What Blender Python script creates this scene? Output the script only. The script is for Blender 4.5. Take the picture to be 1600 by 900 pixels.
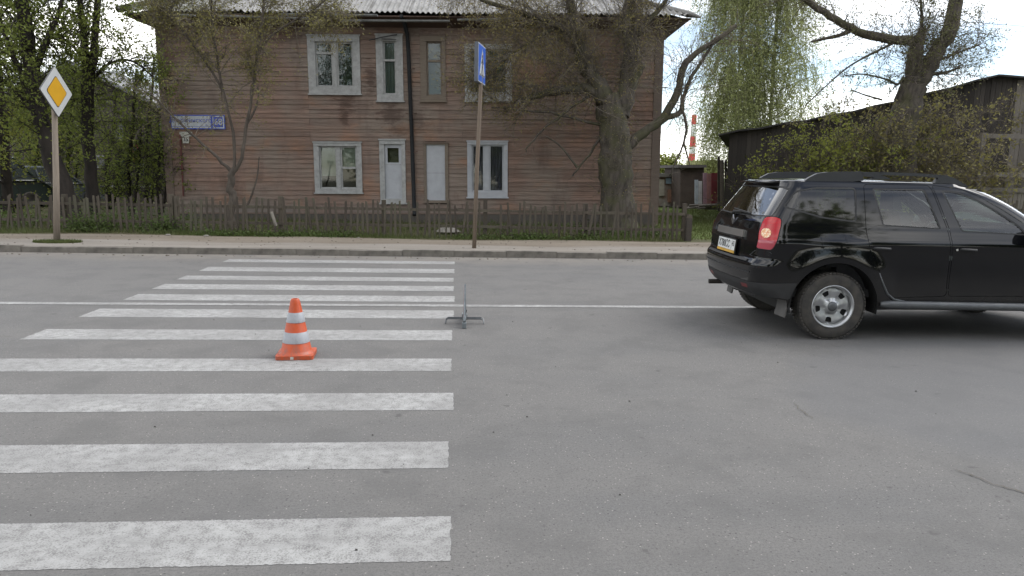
import bpy, math, random
import numpy as np
from mathutils import Vector, Matrix
from mathutils.geometry import delaunay_2d_cdt

for o in list(bpy.data.objects): bpy.data.objects.remove(o)
SC = bpy.context.scene
COL = SC.collection
R = math.radians

# ------------------------------------------------------------------ camera
FOC, CAMX, CAMH = 1124.07, 0.025, 1.6236
PITCH, YAW, ROLL = 0.15806, 0.07893, 0.02022
fw = np.array([math.sin(YAW)*math.cos(PITCH), math.cos(YAW)*math.cos(PITCH), -math.sin(PITCH)])
r0 = np.array([math.cos(YAW), -math.sin(YAW), 0.0]); u0 = np.cross(r0, fw)
rt = r0*math.cos(ROLL)+u0*math.sin(ROLL); up = -r0*math.sin(ROLL)+u0*math.cos(ROLL)
cam_d = bpy.data.cameras.new('camera'); cam = bpy.data.objects.new('camera', cam_d); COL.objects.link(cam)
cam.matrix_world = Matrix(((rt[0], up[0], -fw[0], CAMX), (rt[1], up[1], -fw[1], 0.0), (rt[2], up[2], -fw[2], CAMH), (0, 0, 0, 1)))
cam_d.sensor_width = 36.0; cam_d.lens = FOC/1600*36.0; cam_d.clip_start = 0.05; cam_d.clip_end = 4000
SC.camera = cam
SC.render.resolution_x = 1024; SC.render.resolution_y = 576

def at(px, py, Y):
    """world point at distance Y (along the street's depth axis) seen at photo pixel px, py"""
    d = rt*(px-800)/FOC + up*(450-py)/FOC + fw
    return Vector((CAMX+d[0]*Y/d[1], Y, CAMH+d[2]*Y/d[1]))

# ------------------------------------------------------------------ sky, sun, exposure
SUN_EL, SUN_AZ = R(52), R(72)          # azimuth from +Y towards +X
world = bpy.data.worlds.new('World'); SC.world = world; world.use_nodes = True
nt = world.node_tree; nt.nodes.clear()
def wn(t, **k):
    n = nt.nodes.new(t)
    for a, b in k.items(): setattr(n, a, b)
    return n
sky = wn('ShaderNodeTexSky', sky_type='NISHITA', sun_disc=False, sun_elevation=SUN_EL, sun_rotation=SUN_AZ, dust_density=0.1, air_density=1.0, ozone_density=2.5)
tc = wn('ShaderNodeTexCoord')
sep = wn('ShaderNodeSeparateXYZ'); nt.links.new(tc.outputs['Generated'], sep.inputs[0])
mx = wn('ShaderNodeMath', operation='MAXIMUM'); nt.links.new(sep.outputs['Z'], mx.inputs[0]); mx.inputs[1].default_value = 0.0
ad = wn('ShaderNodeMath', operation='ADD'); nt.links.new(mx.outputs[0], ad.inputs[0]); ad.inputs[1].default_value = 0.22
dv = wn('ShaderNodeVectorMath', operation='DIVIDE'); nt.links.new(tc.outputs['Generated'], dv.inputs[0])
cb = wn('ShaderNodeCombineXYZ')
for i in range(3): nt.links.new(ad.outputs[0], cb.inputs[i])
nt.links.new(cb.outputs[0], dv.inputs[1])
no = wn('ShaderNodeTexNoise', noise_dimensions='4D'); no.inputs['W'].default_value = 6.9; no.inputs['Scale'].default_value = 1.6; no.inputs['Detail'].default_value = 7; no.inputs['Roughness'].default_value = 0.55
nt.links.new(dv.outputs[0], no.inputs['Vector'])
rp = wn('ShaderNodeValToRGB'); rp.color_ramp.elements[0].position = 0.43; rp.color_ramp.elements[1].position = 0.66
rp.color_ramp.elements[0].color = (0.12, 0.12, 0.12, 1)
nt.links.new(no.outputs['Fac'], rp.inputs[0])
sk = wn('ShaderNodeVectorMath', operation='SCALE'); sk.inputs['Scale'].default_value = 0.048; nt.links.new(sky.outputs[0], sk.inputs[0])
mixc = wn('ShaderNodeMix', data_type='RGBA'); nt.links.new(rp.outputs[0], mixc.inputs[0])
nt.links.new(sk.outputs[0], mixc.inputs[6]); mixc.inputs[7].default_value = (0.97, 0.955, 0.93, 1)
bg = wn('ShaderNodeBackground'); bg.inputs['Strength'].default_value = 1.0
nt.links.new(mixc.outputs[2], bg.inputs['Color'])
wo = wn('ShaderNodeOutputWorld'); nt.links.new(bg.outputs[0], wo.inputs[0])

sun_d = bpy.data.lights.new('sun', 'SUN'); sun_d.energy = 0.9; sun_d.angle = R(40); sun_d.color = (1.0, 0.96, 0.9)
sun = bpy.data.objects.new('sun', sun_d); COL.objects.link(sun)
sd = Vector((math.sin(SUN_AZ)*math.cos(SUN_EL), math.cos(SUN_AZ)*math.cos(SUN_EL), math.sin(SUN_EL)))
sun.rotation_euler = sd.to_track_quat('Z', 'Y').to_euler(); sun.location = (0, 0, 60)
SC.view_settings.view_transform = 'Standard'; SC.view_settings.look = 'None'; SC.view_settings.gamma = 1.0
SC.view_settings.use_curve_mapping = False
SC.view_settings.exposure = 1.85
SC.render.engine = 'CYCLES'
SC.cycles.max_bounces = 8; SC.cycles.transparent_max_bounces = 16

# ------------------------------------------------------------------ helpers
def link(o, parent=None):
    COL.objects.link(o)
    if parent is not None: o.parent = parent
    return o
def tag(o, label=None, cat=None, group=None, kind=None):
    if label: o['label'] = label
    if cat: o['category'] = cat
    if group: o['group'] = group
    if kind: o['kind'] = kind
    return o
def thing(name, label, cat, loc=(0, 0, 0), rot=(0, 0, 0), group=None):
    o = bpy.data.objects.new(name, None); o.empty_display_size = 0.2
    link(o); o.location = loc; o.rotation_euler = rot
    return tag(o, label, cat, group)
def obj(name, me, parent=None, loc=None, rot=None, scale=None):
    o = bpy.data.objects.new(name, me); link(o, parent)
    if loc is not None: o.location = loc
    if rot is not None: o.rotation_euler = rot
    if scale is not None: o.scale = scale
    return o
class MB:
    """collects simple shapes, then becomes ONE mesh"""
    def __init__(s): s.v = []; s.f = []
    def add(s, vs, fs):
        n = len(s.v); s.v += [tuple(map(float, v)) for v in vs]; s.f += [tuple(i+n for i in f) for f in fs]; return s
    def box(s, x0, y0, z0, x1, y1, z1):
        return s.add([(x0,y0,z0),(x1,y0,z0),(x1,y1,z0),(x0,y1,z0),(x0,y0,z1),(x1,y0,z1),(x1,y1,z1),(x0,y1,z1)],
                     [(0,3,2,1),(4,5,6,7),(0,1,5,4),(1,2,6,5),(2,3,7,6),(3,0,4,7)])
    def hexa(s, lo, hi):      # two quads of 4 points
        return s.add(list(lo)+list(hi), [(0,3,2,1),(4,5,6,7),(0,1,5,4),(1,2,6,5),(2,3,7,6),(3,0,4,7)])
    def prism(s, poly, a, b, axis='y'):
        n = len(poly)
        P = {'y': lambda p, t: (p[0], t, p[1]), 'x': lambda p, t: (t, p[0], p[1]), 'z': lambda p, t: (p[0], p[1], t)}[axis]
        return s.add([P(p, a) for p in poly]+[P(p, b) for p in poly],
                     [tuple(range(n))[::-1], tuple(range(n, 2*n))]+[(i, (i+1) % n, n+(i+1) % n, n+i) for i in range(n)])
    def tube(s, pts, rad, n=8, cap=True):
        pts = [Vector(p) for p in pts]
        if not hasattr(rad, '__len__'): rad = [rad]*len(pts)
        vs = []; ref = None
        for i, p in enumerate(pts):
            t = (pts[min(i+1, len(pts)-1)]-pts[max(i-1, 0)]).normalized()
            if ref is None:
                ref = Vector((0, 0, 1)) if abs(t.z) < .9 else Vector((1, 0, 0))
            a = (ref-t*ref.dot(t)).normalized(); b = t.cross(a); ref = a
            for k in range(n):
                w = 2*math.pi*k/n; vs.append(p+(a*math.cos(w)+b*math.sin(w))*rad[i])
        fs = []
        for i in range(len(pts)-1):
            for k in range(n):
                fs.append((i*n+k, i*n+(k+1) % n, (i+1)*n+(k+1) % n, (i+1)*n+k))
        if cap: fs += [tuple(range(n))[::-1], tuple(range((len(pts)-1)*n, len(pts)*n))]
        return s.add(vs, fs)
    def lathe(s, prof, n=24, axis='z', c=(0, 0, 0)):   # prof: (radius, height)
        vs = []; fs = []; m = len(prof)
        for k in range(n):
            w = 2*math.pi*k/n
            for (r, h) in prof:
                x, y = r*math.cos(w), r*math.sin(w)
                vs.append({'z': (c[0]+x, c[1]+y, c[2]+h), 'y': (c[0]+x, c[1]+h, c[2]+y), 'x': (c[0]+h, c[1]+x, c[2]+y)}[axis])
        for k in range(n):
            for j in range(m-1):
                fs.append((k*m+j, ((k+1) % n)*m+j, ((k+1) % n)*m+j+1, k*m+j+1))
        return s.add(vs, fs)
    def mesh(s, name, mat, smooth=False):
        me = bpy.data.meshes.new(name); me.from_pydata(s.v, [], s.f)
        if mat is not None: me.materials.append(mat)
        me.validate()
        import bmesh
        bm = bmesh.new(); bm.from_mesh(me); bmesh.ops.recalc_face_normals(bm, faces=bm.faces); bm.to_mesh(me); bm.free()
        if smooth:
            me.polygons.foreach_set('use_smooth', [True]*len(me.polygons))
            if smooth is not True: me.set_sharp_from_angle(angle=smooth)
        return me
    def build(s, name, mat, parent=None, smooth=False, loc=None, rot=None):
        return obj(name, s.mesh(name, mat, smooth), parent, loc, rot)
def quads_mesh(name, V, F, mat, smooth=False):
    """fast mesh from numpy: V (n,3), F (m,k)"""
    me = bpy.data.meshes.new(name); V = np.asarray(V, np.float32); F = np.asarray(F, np.int32); k = F.shape[1]
    me.vertices.add(len(V)); me.vertices.foreach_set('co', V.ravel())
    me.loops.add(F.size); me.loops.foreach_set('vertex_index', F.ravel())
    me.polygons.add(len(F)); me.polygons.foreach_set('loop_start', np.arange(0, F.size, k, dtype=np.int32))
    if smooth: me.polygons.foreach_set('use_smooth', np.ones(len(F), bool))
    me.materials.append(mat); me.update(calc_edges=True)
    return me
def copy_tree(o, parent=None):
    c = o.copy(); link(c)
    if parent is not None:
        c.parent = parent
    for ch in list(o.children): copy_tree(ch, c)
    return c
_fonts = {}
def text_mesh(name, body, size, mat, depth=0.001, align='CENTER', bold=0.0, sx=1.0):
    cu = bpy.data.curves.new(name, 'FONT'); cu.body = body; cu.size = size; cu.align_x = align; cu.align_y = 'CENTER'
    cu.extrude = depth; cu.offset = bold; cu.resolution_u = 3
    t = bpy.data.objects.new(name, cu); COL.objects.link(t)
    me = bpy.data.meshes.new_from_object(t.evaluated_get(bpy.context.evaluated_depsgraph_get()))
    bpy.data.objects.remove(t); bpy.data.curves.remove(cu)
    me.name = name; me.materials.clear(); me.materials.append(mat)
    if sx != 1.0: me.transform(Matrix.Diagonal((sx, 1, 1, 1)))
    return me

# ------------------------------------------------------------------ materials
class Mat:
    def __init__(s, name, color=(.5, .5, .5), rough=.8, metal=0.0, spec=0.5, coat=0.0):
        s.m = bpy.data.materials.new(name); s.m.use_nodes = True; s.t = s.m.node_tree; s.n = s.t.nodes; s.l = s.t.links
        s.b = s.n['Principled BSDF']; s.b.inputs['Base Color'].default_value = (*color, 1); s.b.inputs['Roughness'].default_value = rough
        s.b.inputs['Metallic'].default_value = metal; s.b.inputs['Specular IOR Level'].default_value = spec; s.b.inputs['Coat Weight'].default_value = coat
        s.b.inputs['Coat Roughness'].default_value = .05
    def node(s, t, **k):
        n = s.n.new(t)
        for a, b in k.items(): setattr(n, a, b)
        return n
    def coord(s, kind='Object'):
        if not hasattr(s, '_tc'): s._tc = s.node('ShaderNodeTexCoord')
        if kind == 'World':
            if not hasattr(s, '_geo'): s._geo = s.node('ShaderNodeNewGeometry')
            return s._geo.outputs['Position']
        return s._tc.outputs[kind]
    def mapped(s, vec, scale):
        mp = s.node('ShaderNodeMapping'); s.l.new(vec, mp.inputs[0]); mp.inputs['Scale'].default_value = scale; return mp.outputs[0]
    def noise(s, scale, detail=4, rough=.55, vec=None, stretch=None, dist=0):
        n = s.node('ShaderNodeTexNoise'); n.inputs['Scale'].default_value = scale; n.inputs['Detail'].default_value = detail; n.inputs['Roughness'].default_value = rough; n.inputs['Distortion'].default_value = dist
        v = vec if vec is not None else s.coord()
        if stretch: v = s.mapped(v, stretch)
        s.l.new(v, n.inputs['Vector']); return n.outputs['Fac']
    def ramp(s, fac, lo, hi, a=0.0, b=1.0):
        n = s.node('ShaderNodeMapRange'); s.l.new(fac, n.inputs[0]); n.inputs[1].default_value = lo; n.inputs[2].default_value = hi; n.inputs[3].default_value = a; n.inputs[4].default_value = b
        return n.outputs[0]
    def mix(s, fac, a, b, mode='MIX'):
        n = s.node('ShaderNodeMix', data_type='RGBA', blend_type=mode)
        if isinstance(fac, (int, float)): n.inputs[0].default_value = fac
        else: s.l.new(fac, n.inputs[0])
        for i, c in ((6, a), (7, b)):
            if isinstance(c, tuple): n.inputs[i].default_value = (*c, 1)
            else: s.l.new(c, n.inputs[i])
        return n.outputs[2]
    def math(s, op, a, b=None):
        n = s.node('ShaderNodeMath', operation=op)
        for i, c in ((0, a), (1, b)):
            if c is None: continue
            if isinstance(c, (int, float)): n.inputs[i].default_value = c
            else: s.l.new(c, n.inputs[i])
        return n.outputs[0]
    def objrand(s): return s.node('ShaderNodeObjectInfo').outputs['Random']
    def color(s, c): s.l.new(c, s.b.inputs['Base Color']); return s
    def roughness(s, c): s.l.new(c, s.b.inputs['Roughness']); return s
    def bump(s, h, strength=.3, dist=.01):
        n = s.node('ShaderNodeBump'); n.inputs['Strength'].default_value = strength; n.inputs['Distance'].default_value = dist
        s.l.new(h, n.inputs['Height']); s.l.new(n.outputs[0], s.b.inputs['Normal']); return s
def simple(name, color, rough=.7, var=.25, scale=8, metal=0.0, coat=0.0, dark=None):
    """plain colour with a little dirt and unevenness"""
    m = Mat(name, color, rough, metal, coat=coat)
    d = dark or tuple(c*(1-var) for c in color)
    f = m.noise(scale, 5, .6)
    m.color(m.mix(m.ramp(f, .35, .7), color, d)); return m.m
def rand_wood(name, cols, rough=.85, grain=(1, 1, 12), bump=.3, moss=None):
    m = Mat(name, cols[0], rough, spec=.25)
    r = m.objrand()
    c = m.mix(m.ramp(r, 0, 1), cols[0], cols[1])
    g = m.noise(6, 6, .65, stretch=grain)
    c = m.mix(m.ramp(g, .4, .75, 0, .7), c, cols[2])
    if moss:
        g2 = m.noise(1.3, 4, .6, vec=m.coord('World'))
        c = m.mix(m.ramp(g2, .5, .7, 0, .8), c, moss)
    m.color(c).bump(g, bump, .006); return m.m
def glass_mat(name, tint, refl=.5, rough=.02):
    """thin pane: see-through tint plus a mirror share by angle"""
    m = Mat(name); n = m.n; n.remove(m.b)
    tr = m.node('ShaderNodeBsdfTransparent'); tr.inputs[0].default_value = (*tint, 1)
    gl = m.node('ShaderNodeBsdfGlossy'); gl.inputs['Roughness'].default_value = rough; gl.inputs[0].default_value = (1, 1, 1, 1)
    fr = m.node('ShaderNodeFresnel'); fr.inputs[0].default_value = 1.5
    k = m.math('MINIMUM', m.math('MULTIPLY', fr.outputs[0], refl), 1.0)
    ms = m.node('ShaderNodeMixShader'); m.l.new(k, ms.inputs[0]); m.l.new(tr.outputs[0], ms.inputs[1]); m.l.new(gl.outputs[0], ms.inputs[2])
    m.l.new(ms.outputs[0], n['Material Output'].inputs[0]); return m.m
def leaf_mat(name, a, b, c, trans=.35):
    m = Mat(name, a, .6, spec=.25); n = m.n
    ri = m.node('ShaderNodeNewGeometry').outputs['Random Per Island']
    g = m.noise(.9, 3, .5, vec=m.coord('World'))
    col = m.mix(m.ramp(g, .35, .65), m.mix(ri, a, b), m.mix(ri, b, c))
    m.color(col)
    tl = m.node('ShaderNodeBsdfTranslucent'); m.l.new(col, tl.inputs[0])
    ms = m.node('ShaderNodeMixShader'); ms.inputs[0].default_value = trans
    m.l.new(m.b.outputs[0], ms.inputs[1]); m.l.new(tl.outputs[0], ms.inputs[2]); m.l.new(ms.outputs[0], n['Material Output'].inputs[0])
    return m.m
def bark_mat(name, a, b, moss=None):
    m = Mat(name, a, .9, spec=.2)
    g = m.noise(9, 6, .7, stretch=(1, 1, .25)); c = m.mix(m.ramp(g, .35, .65), a, b)
    if moss:
        g2 = m.noise(2.2, 4, .6); c = m.mix(m.ramp(g2, .45, .65, 0, .75), c, moss)
    m.color(c).bump(g, .8, .03); return m.m
# ================================================================== GROUND, ROAD, PAVEMENT
def asphalt():
    m = Mat('asphalt', (.1, .1, .1), .88, spec=.3); W = m.coord('World')
    fine = m.noise(170, 3, .7, vec=W); mid = m.noise(34, 4, .6, vec=W); big = m.noise(.55, 5, .6, vec=W); lane = m.noise(1.0, 3, .5, vec=W, stretch=(.12, 1.3, 1))
    c = m.mix(m.ramp(big, .3, .7), (.120, .119, .117), (.156, .149, .140))
    c = m.mix(m.ramp(lane, .44, .56, 0, .9), c, (.148, .143, .136))
    c = m.mix(m.ramp(mid, .3, .7, 0, .4), c, (.098, .096, .094))
    c = m.mix(m.ramp(fine, .52, .7, 0, .75), c, (.062, .060, .058))
    gr = m.noise(75, 4, .75, vec=W); c = m.mix(m.ramp(gr, .50, .68, 0, .7), c, (.070, .068, .066)); c = m.mix(m.ramp(gr, .42, .30, 0, .6), c, (.19, .185, .178))
    vo = m.node('ShaderNodeTexVoronoi'); vo.inputs['Scale'].default_value = 60; m.l.new(W, vo.inputs['Vector'])
    vr = m.node('ShaderNodeSeparateColor'); m.l.new(vo.outputs['Color'], vr.inputs[0])
    chip = m.math('MULTIPLY', m.ramp(vo.outputs['Distance'], .16, .28, 1, 0), m.ramp(vr.outputs[0], .86, .9))
    c = m.mix(m.math('MULTIPLY', chip, .65), c, (.36, .34, .31))
    chip2 = m.math('MULTIPLY', m.ramp(vo.outputs['Distance'], .2, .34, 1, 0), m.ramp(vr.outputs[1], .88, .92))
    c = m.mix(m.math('MULTIPLY', chip2, .7), c, (.035, .034, .034))
    sep = m.node('ShaderNodeSeparateXYZ'); m.l.new(W, sep.inputs[0])
    edge = m.ramp(m.math('ADD', sep.outputs['Y'], m.math('MULTIPLY', big, .8)), 13.0, 14.2)      # dusty gutter by the kerb
    c = m.mix(m.math('MULTIPLY', edge, .7), c, (.19, .17, .145))
    blot = m.noise(1.9, 5, .65, vec=W); c = m.mix(m.ramp(blot, .48, .64, 0, .5), c, (.092, .090, .087)); drip = m.noise(6.5, 3, .5, vec=W); c = m.mix(m.ramp(drip, .68, .74, 0, .6), c, (.06, .058, .056))
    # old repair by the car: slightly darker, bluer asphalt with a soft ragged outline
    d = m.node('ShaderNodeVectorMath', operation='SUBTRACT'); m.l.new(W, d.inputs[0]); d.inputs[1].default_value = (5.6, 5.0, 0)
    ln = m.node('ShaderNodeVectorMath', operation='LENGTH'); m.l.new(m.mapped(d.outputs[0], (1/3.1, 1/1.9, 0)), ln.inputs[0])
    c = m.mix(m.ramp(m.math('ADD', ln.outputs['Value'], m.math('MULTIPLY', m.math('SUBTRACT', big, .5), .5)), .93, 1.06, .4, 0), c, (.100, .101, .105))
    m.color(c).bump(m.math('ADD', fine, m.math('MULTIPLY', mid, .6)), .35, .006); return m
A = asphalt(); M_ASPH = A.m
def paint():
    m = Mat('road_paint', (.55, .55, .52), .8); W = m.coord('World')
    fine = m.noise(120, 3, .7, vec=W); mid = m.noise(14, 5, .65, vec=W); big = m.noise(1.6, 4, .6, vec=W)
    c = m.mix(m.ramp(mid, .3, .75), (.315, .315, .305), (.25, .247, .238))
    c = m.mix(m.ramp(big, .4, .62, 0, .8), c, (.21, .207, .20))
    worn = m.ramp(m.math('ADD', m.math('MULTIPLY', fine, .75), m.math('MULTIPLY', mid, .42)), .56, .70)
    c = m.mix(m.math('MULTIPLY', m.math('MAXIMUM', worn, m.ramp(m.noise(3.2, 6, .72, vec=W, stretch=(.35, 1.4, 1)), .56, .72, 0, .75)), .85), c, (.115, .112, .108))
    m.color(c).bump(fine, .3, .004); return m.m
M_PAINT = paint()
def sheet(name, x0, x1, y0, y1, z, mat, nx=1, ny=1, jitter=0, seed=0):
    rng = random.Random(seed); b = MB(); xs = [x0+(x1-x0)*i/nx for i in range(nx+1)]
    top = []; bot = []
    lo = [(x, y0+(rng.uniform(-jitter, jitter)), z) for x in xs]; hi = [(x, y1+rng.uniform(-jitter, jitter), z) for x in xs]
    if jitter:
        for e, sg in ((0, 1), (nx, -1)):
            mid = [(xs[e]+rng.uniform(-.005, .005), y0+(y1-y0)*k/14, z) for k in range(1, 14)]; n0 = len(b.v)
            b.add([lo[e]]+mid+[hi[e]]+[(xs[e]+sg*.03, y0, z), (xs[e]+sg*.03, y1, z)], [(tuple(range(15))+(16, 15)) if sg < 0 else (15, 16)+tuple(range(14, -1, -1))])
        lo[0] = (xs[0]+.03, y0, z); hi[0] = (xs[0]+.03, y1, z); lo[nx] = (xs[nx]-.03, y0, z); hi[nx] = (xs[nx]-.03, y1, z)
        lo[1:-1] = [p for p in lo[1:-1]]; keep = [i for i in range(nx+1) if i in (0, nx) or xs[0]+.035 < xs[i] < xs[nx]-.035]; lo = [lo[i] for i in keep]; hi = [hi[i] for i in keep]; nx = len(keep)-1
    b.add(lo+hi, [(i, i+1, nx+2+i, nx+1+i) for i in range(nx)])
    return b.mesh(name, mat)
road = obj('road', sheet('road', -160, 160, -4.5, 14.4, 0.0, M_ASPH)); tag(road, 'grey asphalt road with a zebra crossing', kind='structure')
# zebra crossing: stripe edges measured one by one
for i, (a, b_, w0) in enumerate([(2.83,3.23,-4.6),(3.80,4.20,-4.6),(4.79,5.18,-4.5),(5.78,6.18,-4.3),(6.88,7.33,-4.03),(7.94,8.42,-4.05),(8.99,9.42,-4.05),(9.83,10.27,-4.0),(10.70,11.10,-3.95),(11.62,12.12,-3.95),(12.78,13.18,-3.9)]):
    st = obj('zebra_stripe', sheet('zebra_stripe', -4.03 if i > 3 else -4.06, 0.0+random.Random(i).uniform(-.015, .015), a, b_, .0018, M_PAINT, 420, 1, .0035, i), road)
st = obj('centre_line', sheet('centre_line', -160, -20, 8.65, 8.80, .004, M_PAINT), road)
st = obj('centre_line', sheet('centre_line', -20, 20, 8.66, 8.80, .004, M_PAINT, 800, 1, .004, 77), road)
st = obj('centre_line', sheet('centre_line', 20, 160, 8.65, 8.80, .004, M_PAINT), road)
M_CRACK = simple('crack_dirt', (.105, .09, .07), .95, .5, 40)
def crack(p, q, w, seed):
    rng = random.Random(seed); b = MB(); n = 40; up_ = []; dn = []
    d = Vector((q[0]-p[0], q[1]-p[1])); nrm = Vector((-d.y, d.x)).normalized(); off = 0
    for i in range(n+1):
        off += rng.uniform(-.012, .012); off *= .9; t = i/n; c = Vector(p)+d*t+nrm*off; ww = w*rng.uniform(.2, 1)*min(1, 8*t+.1, 8*(1-t)+.1)
        up_.append((*(c+nrm*ww), .0065)); dn.append((*(c-nrm*ww), .0065))
    b.add(up_+dn, [(i, n+1+i, n+2+i, i+1) for i in range(n)]); return obj('crack', b.mesh('crack', M_CRACK), road)
crack((2.87, 3.70), (3.10, 3.22), .007, 1); crack((2.49, 4.9), (2.44, 4.55), .004, 2); 
crack((-4.7, 6.95), (-4.15, 7.0), .007, 4); crack((-6.2, 6.2), (-4.7, 6.9), .004, 5)

def hgt(x, y):
    n = .02*math.sin(x*.9+y*1.3)*math.sin(y*.7-x*.37)
    if y < 14.9: return .12+.004*math.sin(x*1.7)
    if y < 15.6: t = (y-14.9)/.7; return .12+.05*t*t*(3-2*t)+n*t*.5
    return .17+n
def ground_mat():
    m = Mat('earth', (.2, .17, .13), .95, spec=.2); W = m.coord('World')
    sep = m.node('ShaderNodeSeparateXYZ'); m.l.new(W, sep.inputs[0])
    big = m.noise(.8, 6, .65, vec=W); fine = m.noise(55, 4, .7, vec=W); strk = m.noise(1.4, 5, .6, vec=W, stretch=(.25, 2.2, 1))
    walk = m.mix(m.ramp(strk, .3, .7), (.245, .225, .20), (.185, .165, .14))
    dirt = m.mix(m.ramp(strk, .35, .65), (.20, .172, .138), (.15, .127, .10))
    green = m.mix(m.ramp(big, .4, .6), (.065, .072, .028), (.085, .072, .045))
    yy = m.math('ADD', sep.outputs['Y'], m.math('MULTIPLY', m.math('SUBTRACT', strk, .5), .9))
    c = m.mix(m.ramp(yy, 14.95, 15.15), walk, dirt)
    yy2 = m.math('ADD', sep.outputs['Y'], m.math('MULTIPLY', m.math('SUBTRACT', big, .5), .5))
    c = m.mix(m.ramp(yy2, 15.72, 15.86), c, green)
    lawn = m.math('MULTIPLY', m.ramp(sep.outputs['X'], 5.3, 6.0), m.ramp(yy2, 16.3, 16.8))
    c = m.mix(lawn, c, m.mix(m.ramp(big, .3, .7), (.075, .12, .022), (.09, .11, .03)))
    c = m.mix(m.ramp(fine, .5, .75, 0, .45), c, (.09, .075, .06))
    m.color(c).bump(fine, .5, .02); return m.m
M_EARTH = ground_mat()
def axis_pts(bands):
    out = []
    for a, b, n in bands: out += [a+(b-a)*i/n for i in range(n)]
    return out+[bands[-1][1]]
xs = axis_pts([(-900, -60, 6), (-60, -14, 20), (-14, 16, 150), (16, 60, 20), (60, 900, 6)])
ys = axis_pts([(13.97, 16.4, 24), (16.4, 24, 16), (24, 60, 14), (60, 1500, 8)])
ys = [13.971]+ys; V = [(x, y, hgt(x, y) if j else -.3) for j, y in enumerate(ys) for x in xs]; nx = len(xs)
F = [(j*nx+i, j*nx+i+1, (j+1)*nx+i+1, (j+1)*nx+i) for j in range(len(ys)-1) for i in range(nx-1)]
g = obj('ground', quads_mesh('ground', V, F, M_EARTH, True)); tag(g, 'trodden sandy footway and earth verge', kind='structure')
M_KERB = simple('kerb_concrete', (.18, .163, .14), .9, .5, 5)
kerb = thing('kerb', 'low dusty concrete kerb along the far side', 'kerb'); kerb['kind'] = 'structure'; del kerb['category']
km = MB().box(0, 0, -.05, .994, .13, .125).mesh('kerb_stone', M_KERB); rng = random.Random(8)
for i in range(-30, 30):
    obj('kerb_stone', km, kerb, (i*1.0, 13.90+rng.uniform(-.012, .012), rng.uniform(-.022, .008)), (rng.uniform(-.02, .02), rng.uniform(-.006, .006), rng.uniform(-.006, .006)))
near = obj('pavement', MB().box(-160, -60, -.3, 160, -4.5, .12).mesh('pavement', simple('near_verge', (.10, .10, .06), .95, .4, 2)))
tag(near, 'verge on the near side of the road', kind='structure')
# ================================================================== TIMBER HOUSE
HO = Vector((-8.15, 21.2, 0.0)); ya, tl = -.055, .0165
hex_ = Vector((math.cos(ya)*math.cos(tl), math.sin(ya)*math.cos(tl), math.sin(tl))); hey = Vector((-math.sin(ya), math.cos(ya), 0)); hez = hex_.cross(hey)
HM = Matrix(((hex_.x, hey.x, hez.x, HO.x), (hex_.y, hey.y, hez.y, HO.y), (hex_.z, hey.z, hez.z, HO.z), (0, 0, 0, 1)))
house = thing('timber_house', 'two-storey brown weatherboarded house with grey corrugated roof behind the picket fence', 'house'); house.matrix_world = HM
def siding():
    m = Mat('weatherboard', (.15, .1, .08), .85, spec=.25); W = m.coord('World'); r = m.objrand()
    big = m.noise(.55, 4, .6, vec=W); g = m.noise(5, 6, .65, vec=W, stretch=(.35, 1, 9)); pat = m.noise(1.3, 4, .6, vec=W, stretch=(.6, 1, 1))
    c = m.mix(r, (.262, .170, .130), (.165, .110, .086))
    c = m.mix(m.ramp(big, .40, .58, 0, .85), c, (.225, .185, .152))
    c = m.mix(m.ramp(pat, .54, .68, 0, .75), c, (.29, .165, .105))
    c = m.mix(m.ramp(g, .42, .7, 0, .75), c, (.09, .064, .052))
    # dark water stains below the eaves and window corners, each with its own ragged outline
    rag = m.noise(7, 5, .7, vec=W, stretch=(.5, 1, 1.6))
    for (lx, lz, sx, sz, k) in ((5.15, 3.35, .30, .36, .9), (5.85, 4.05, .20, .6, .9), (6.35, 3.1, .42, .35, .85), (5.1, 2.95, .14, .3, .8), (7.2, 2.95, .3, .3, .6), (6.6, 2.62, .3, .16, .6), (3.3, 5.3, 1.4, .25, .7), (6.6, 5.35, 1.0, .22, .6)):
        p = HM @ Vector((lx, 0, lz))
        d = m.node('ShaderNodeVectorMath', operation='SUBTRACT'); m.l.new(W, d.inputs[0]); d.inputs[1].default_value = p
        mp = m.mapped(d.outputs[0], (1/sx, 0, 1/sz)); ln = m.node('ShaderNodeVectorMath', operation='LENGTH'); m.l.new(mp, ln.inputs[0])
        e = m.math('ADD', ln.outputs['Value'], m.math('MULTIPLY', m.math('SUBTRACT', rag, .5), 4.0))
        c = m.mix(m.ramp(e, .30, 1.0, k*.8, 0), c, (.06, .036, .028))
    wet = m.noise(1.1, 6, .7, vec=W, stretch=(1.2, 1, .45)); c = m.mix(m.ramp(wet, .54, .72, 0, .6), c, (.075, .052, .043))
    sep = m.node('ShaderNodeSeparateXYZ'); m.l.new(W, sep.inputs[0])
    c = m.mix(m.ramp(m.math('ADD', sep.outputs['Z'], m.math('MULTIPLY', pat, .9)), 1.25, .75, 0, .8), c, (.15, .132, .116))   # bare greyed wood low down
    m.color(c).bump(g, .4, .006); return m.m
M_SIDE = siding()
M_TRIM = rand_wood('trim_board', ((.17, .125, .10), (.14, .11, .09), (.08, .065, .055)))
M_WHITE = simple('old_white_paint', (.34, .34, .33), .65, .3, 9, dark=(.23, .23, .22))
M_WHITE2 = simple('new_white_plastic', (.37, .38, .40), .4, .15, 5)
M_BARE = rand_wood('bare_frame', ((.20, .165, .13), (.17, .14, .11), (.10, .08, .06)))
M_DARK = simple('dark_void', (.02, .02, .02), .9)
M_PANE = glass_mat('window_glass', (.88, .92, .90), .9, .03)
X0, X1, ZT = .05, 13.97, 5.5
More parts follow.
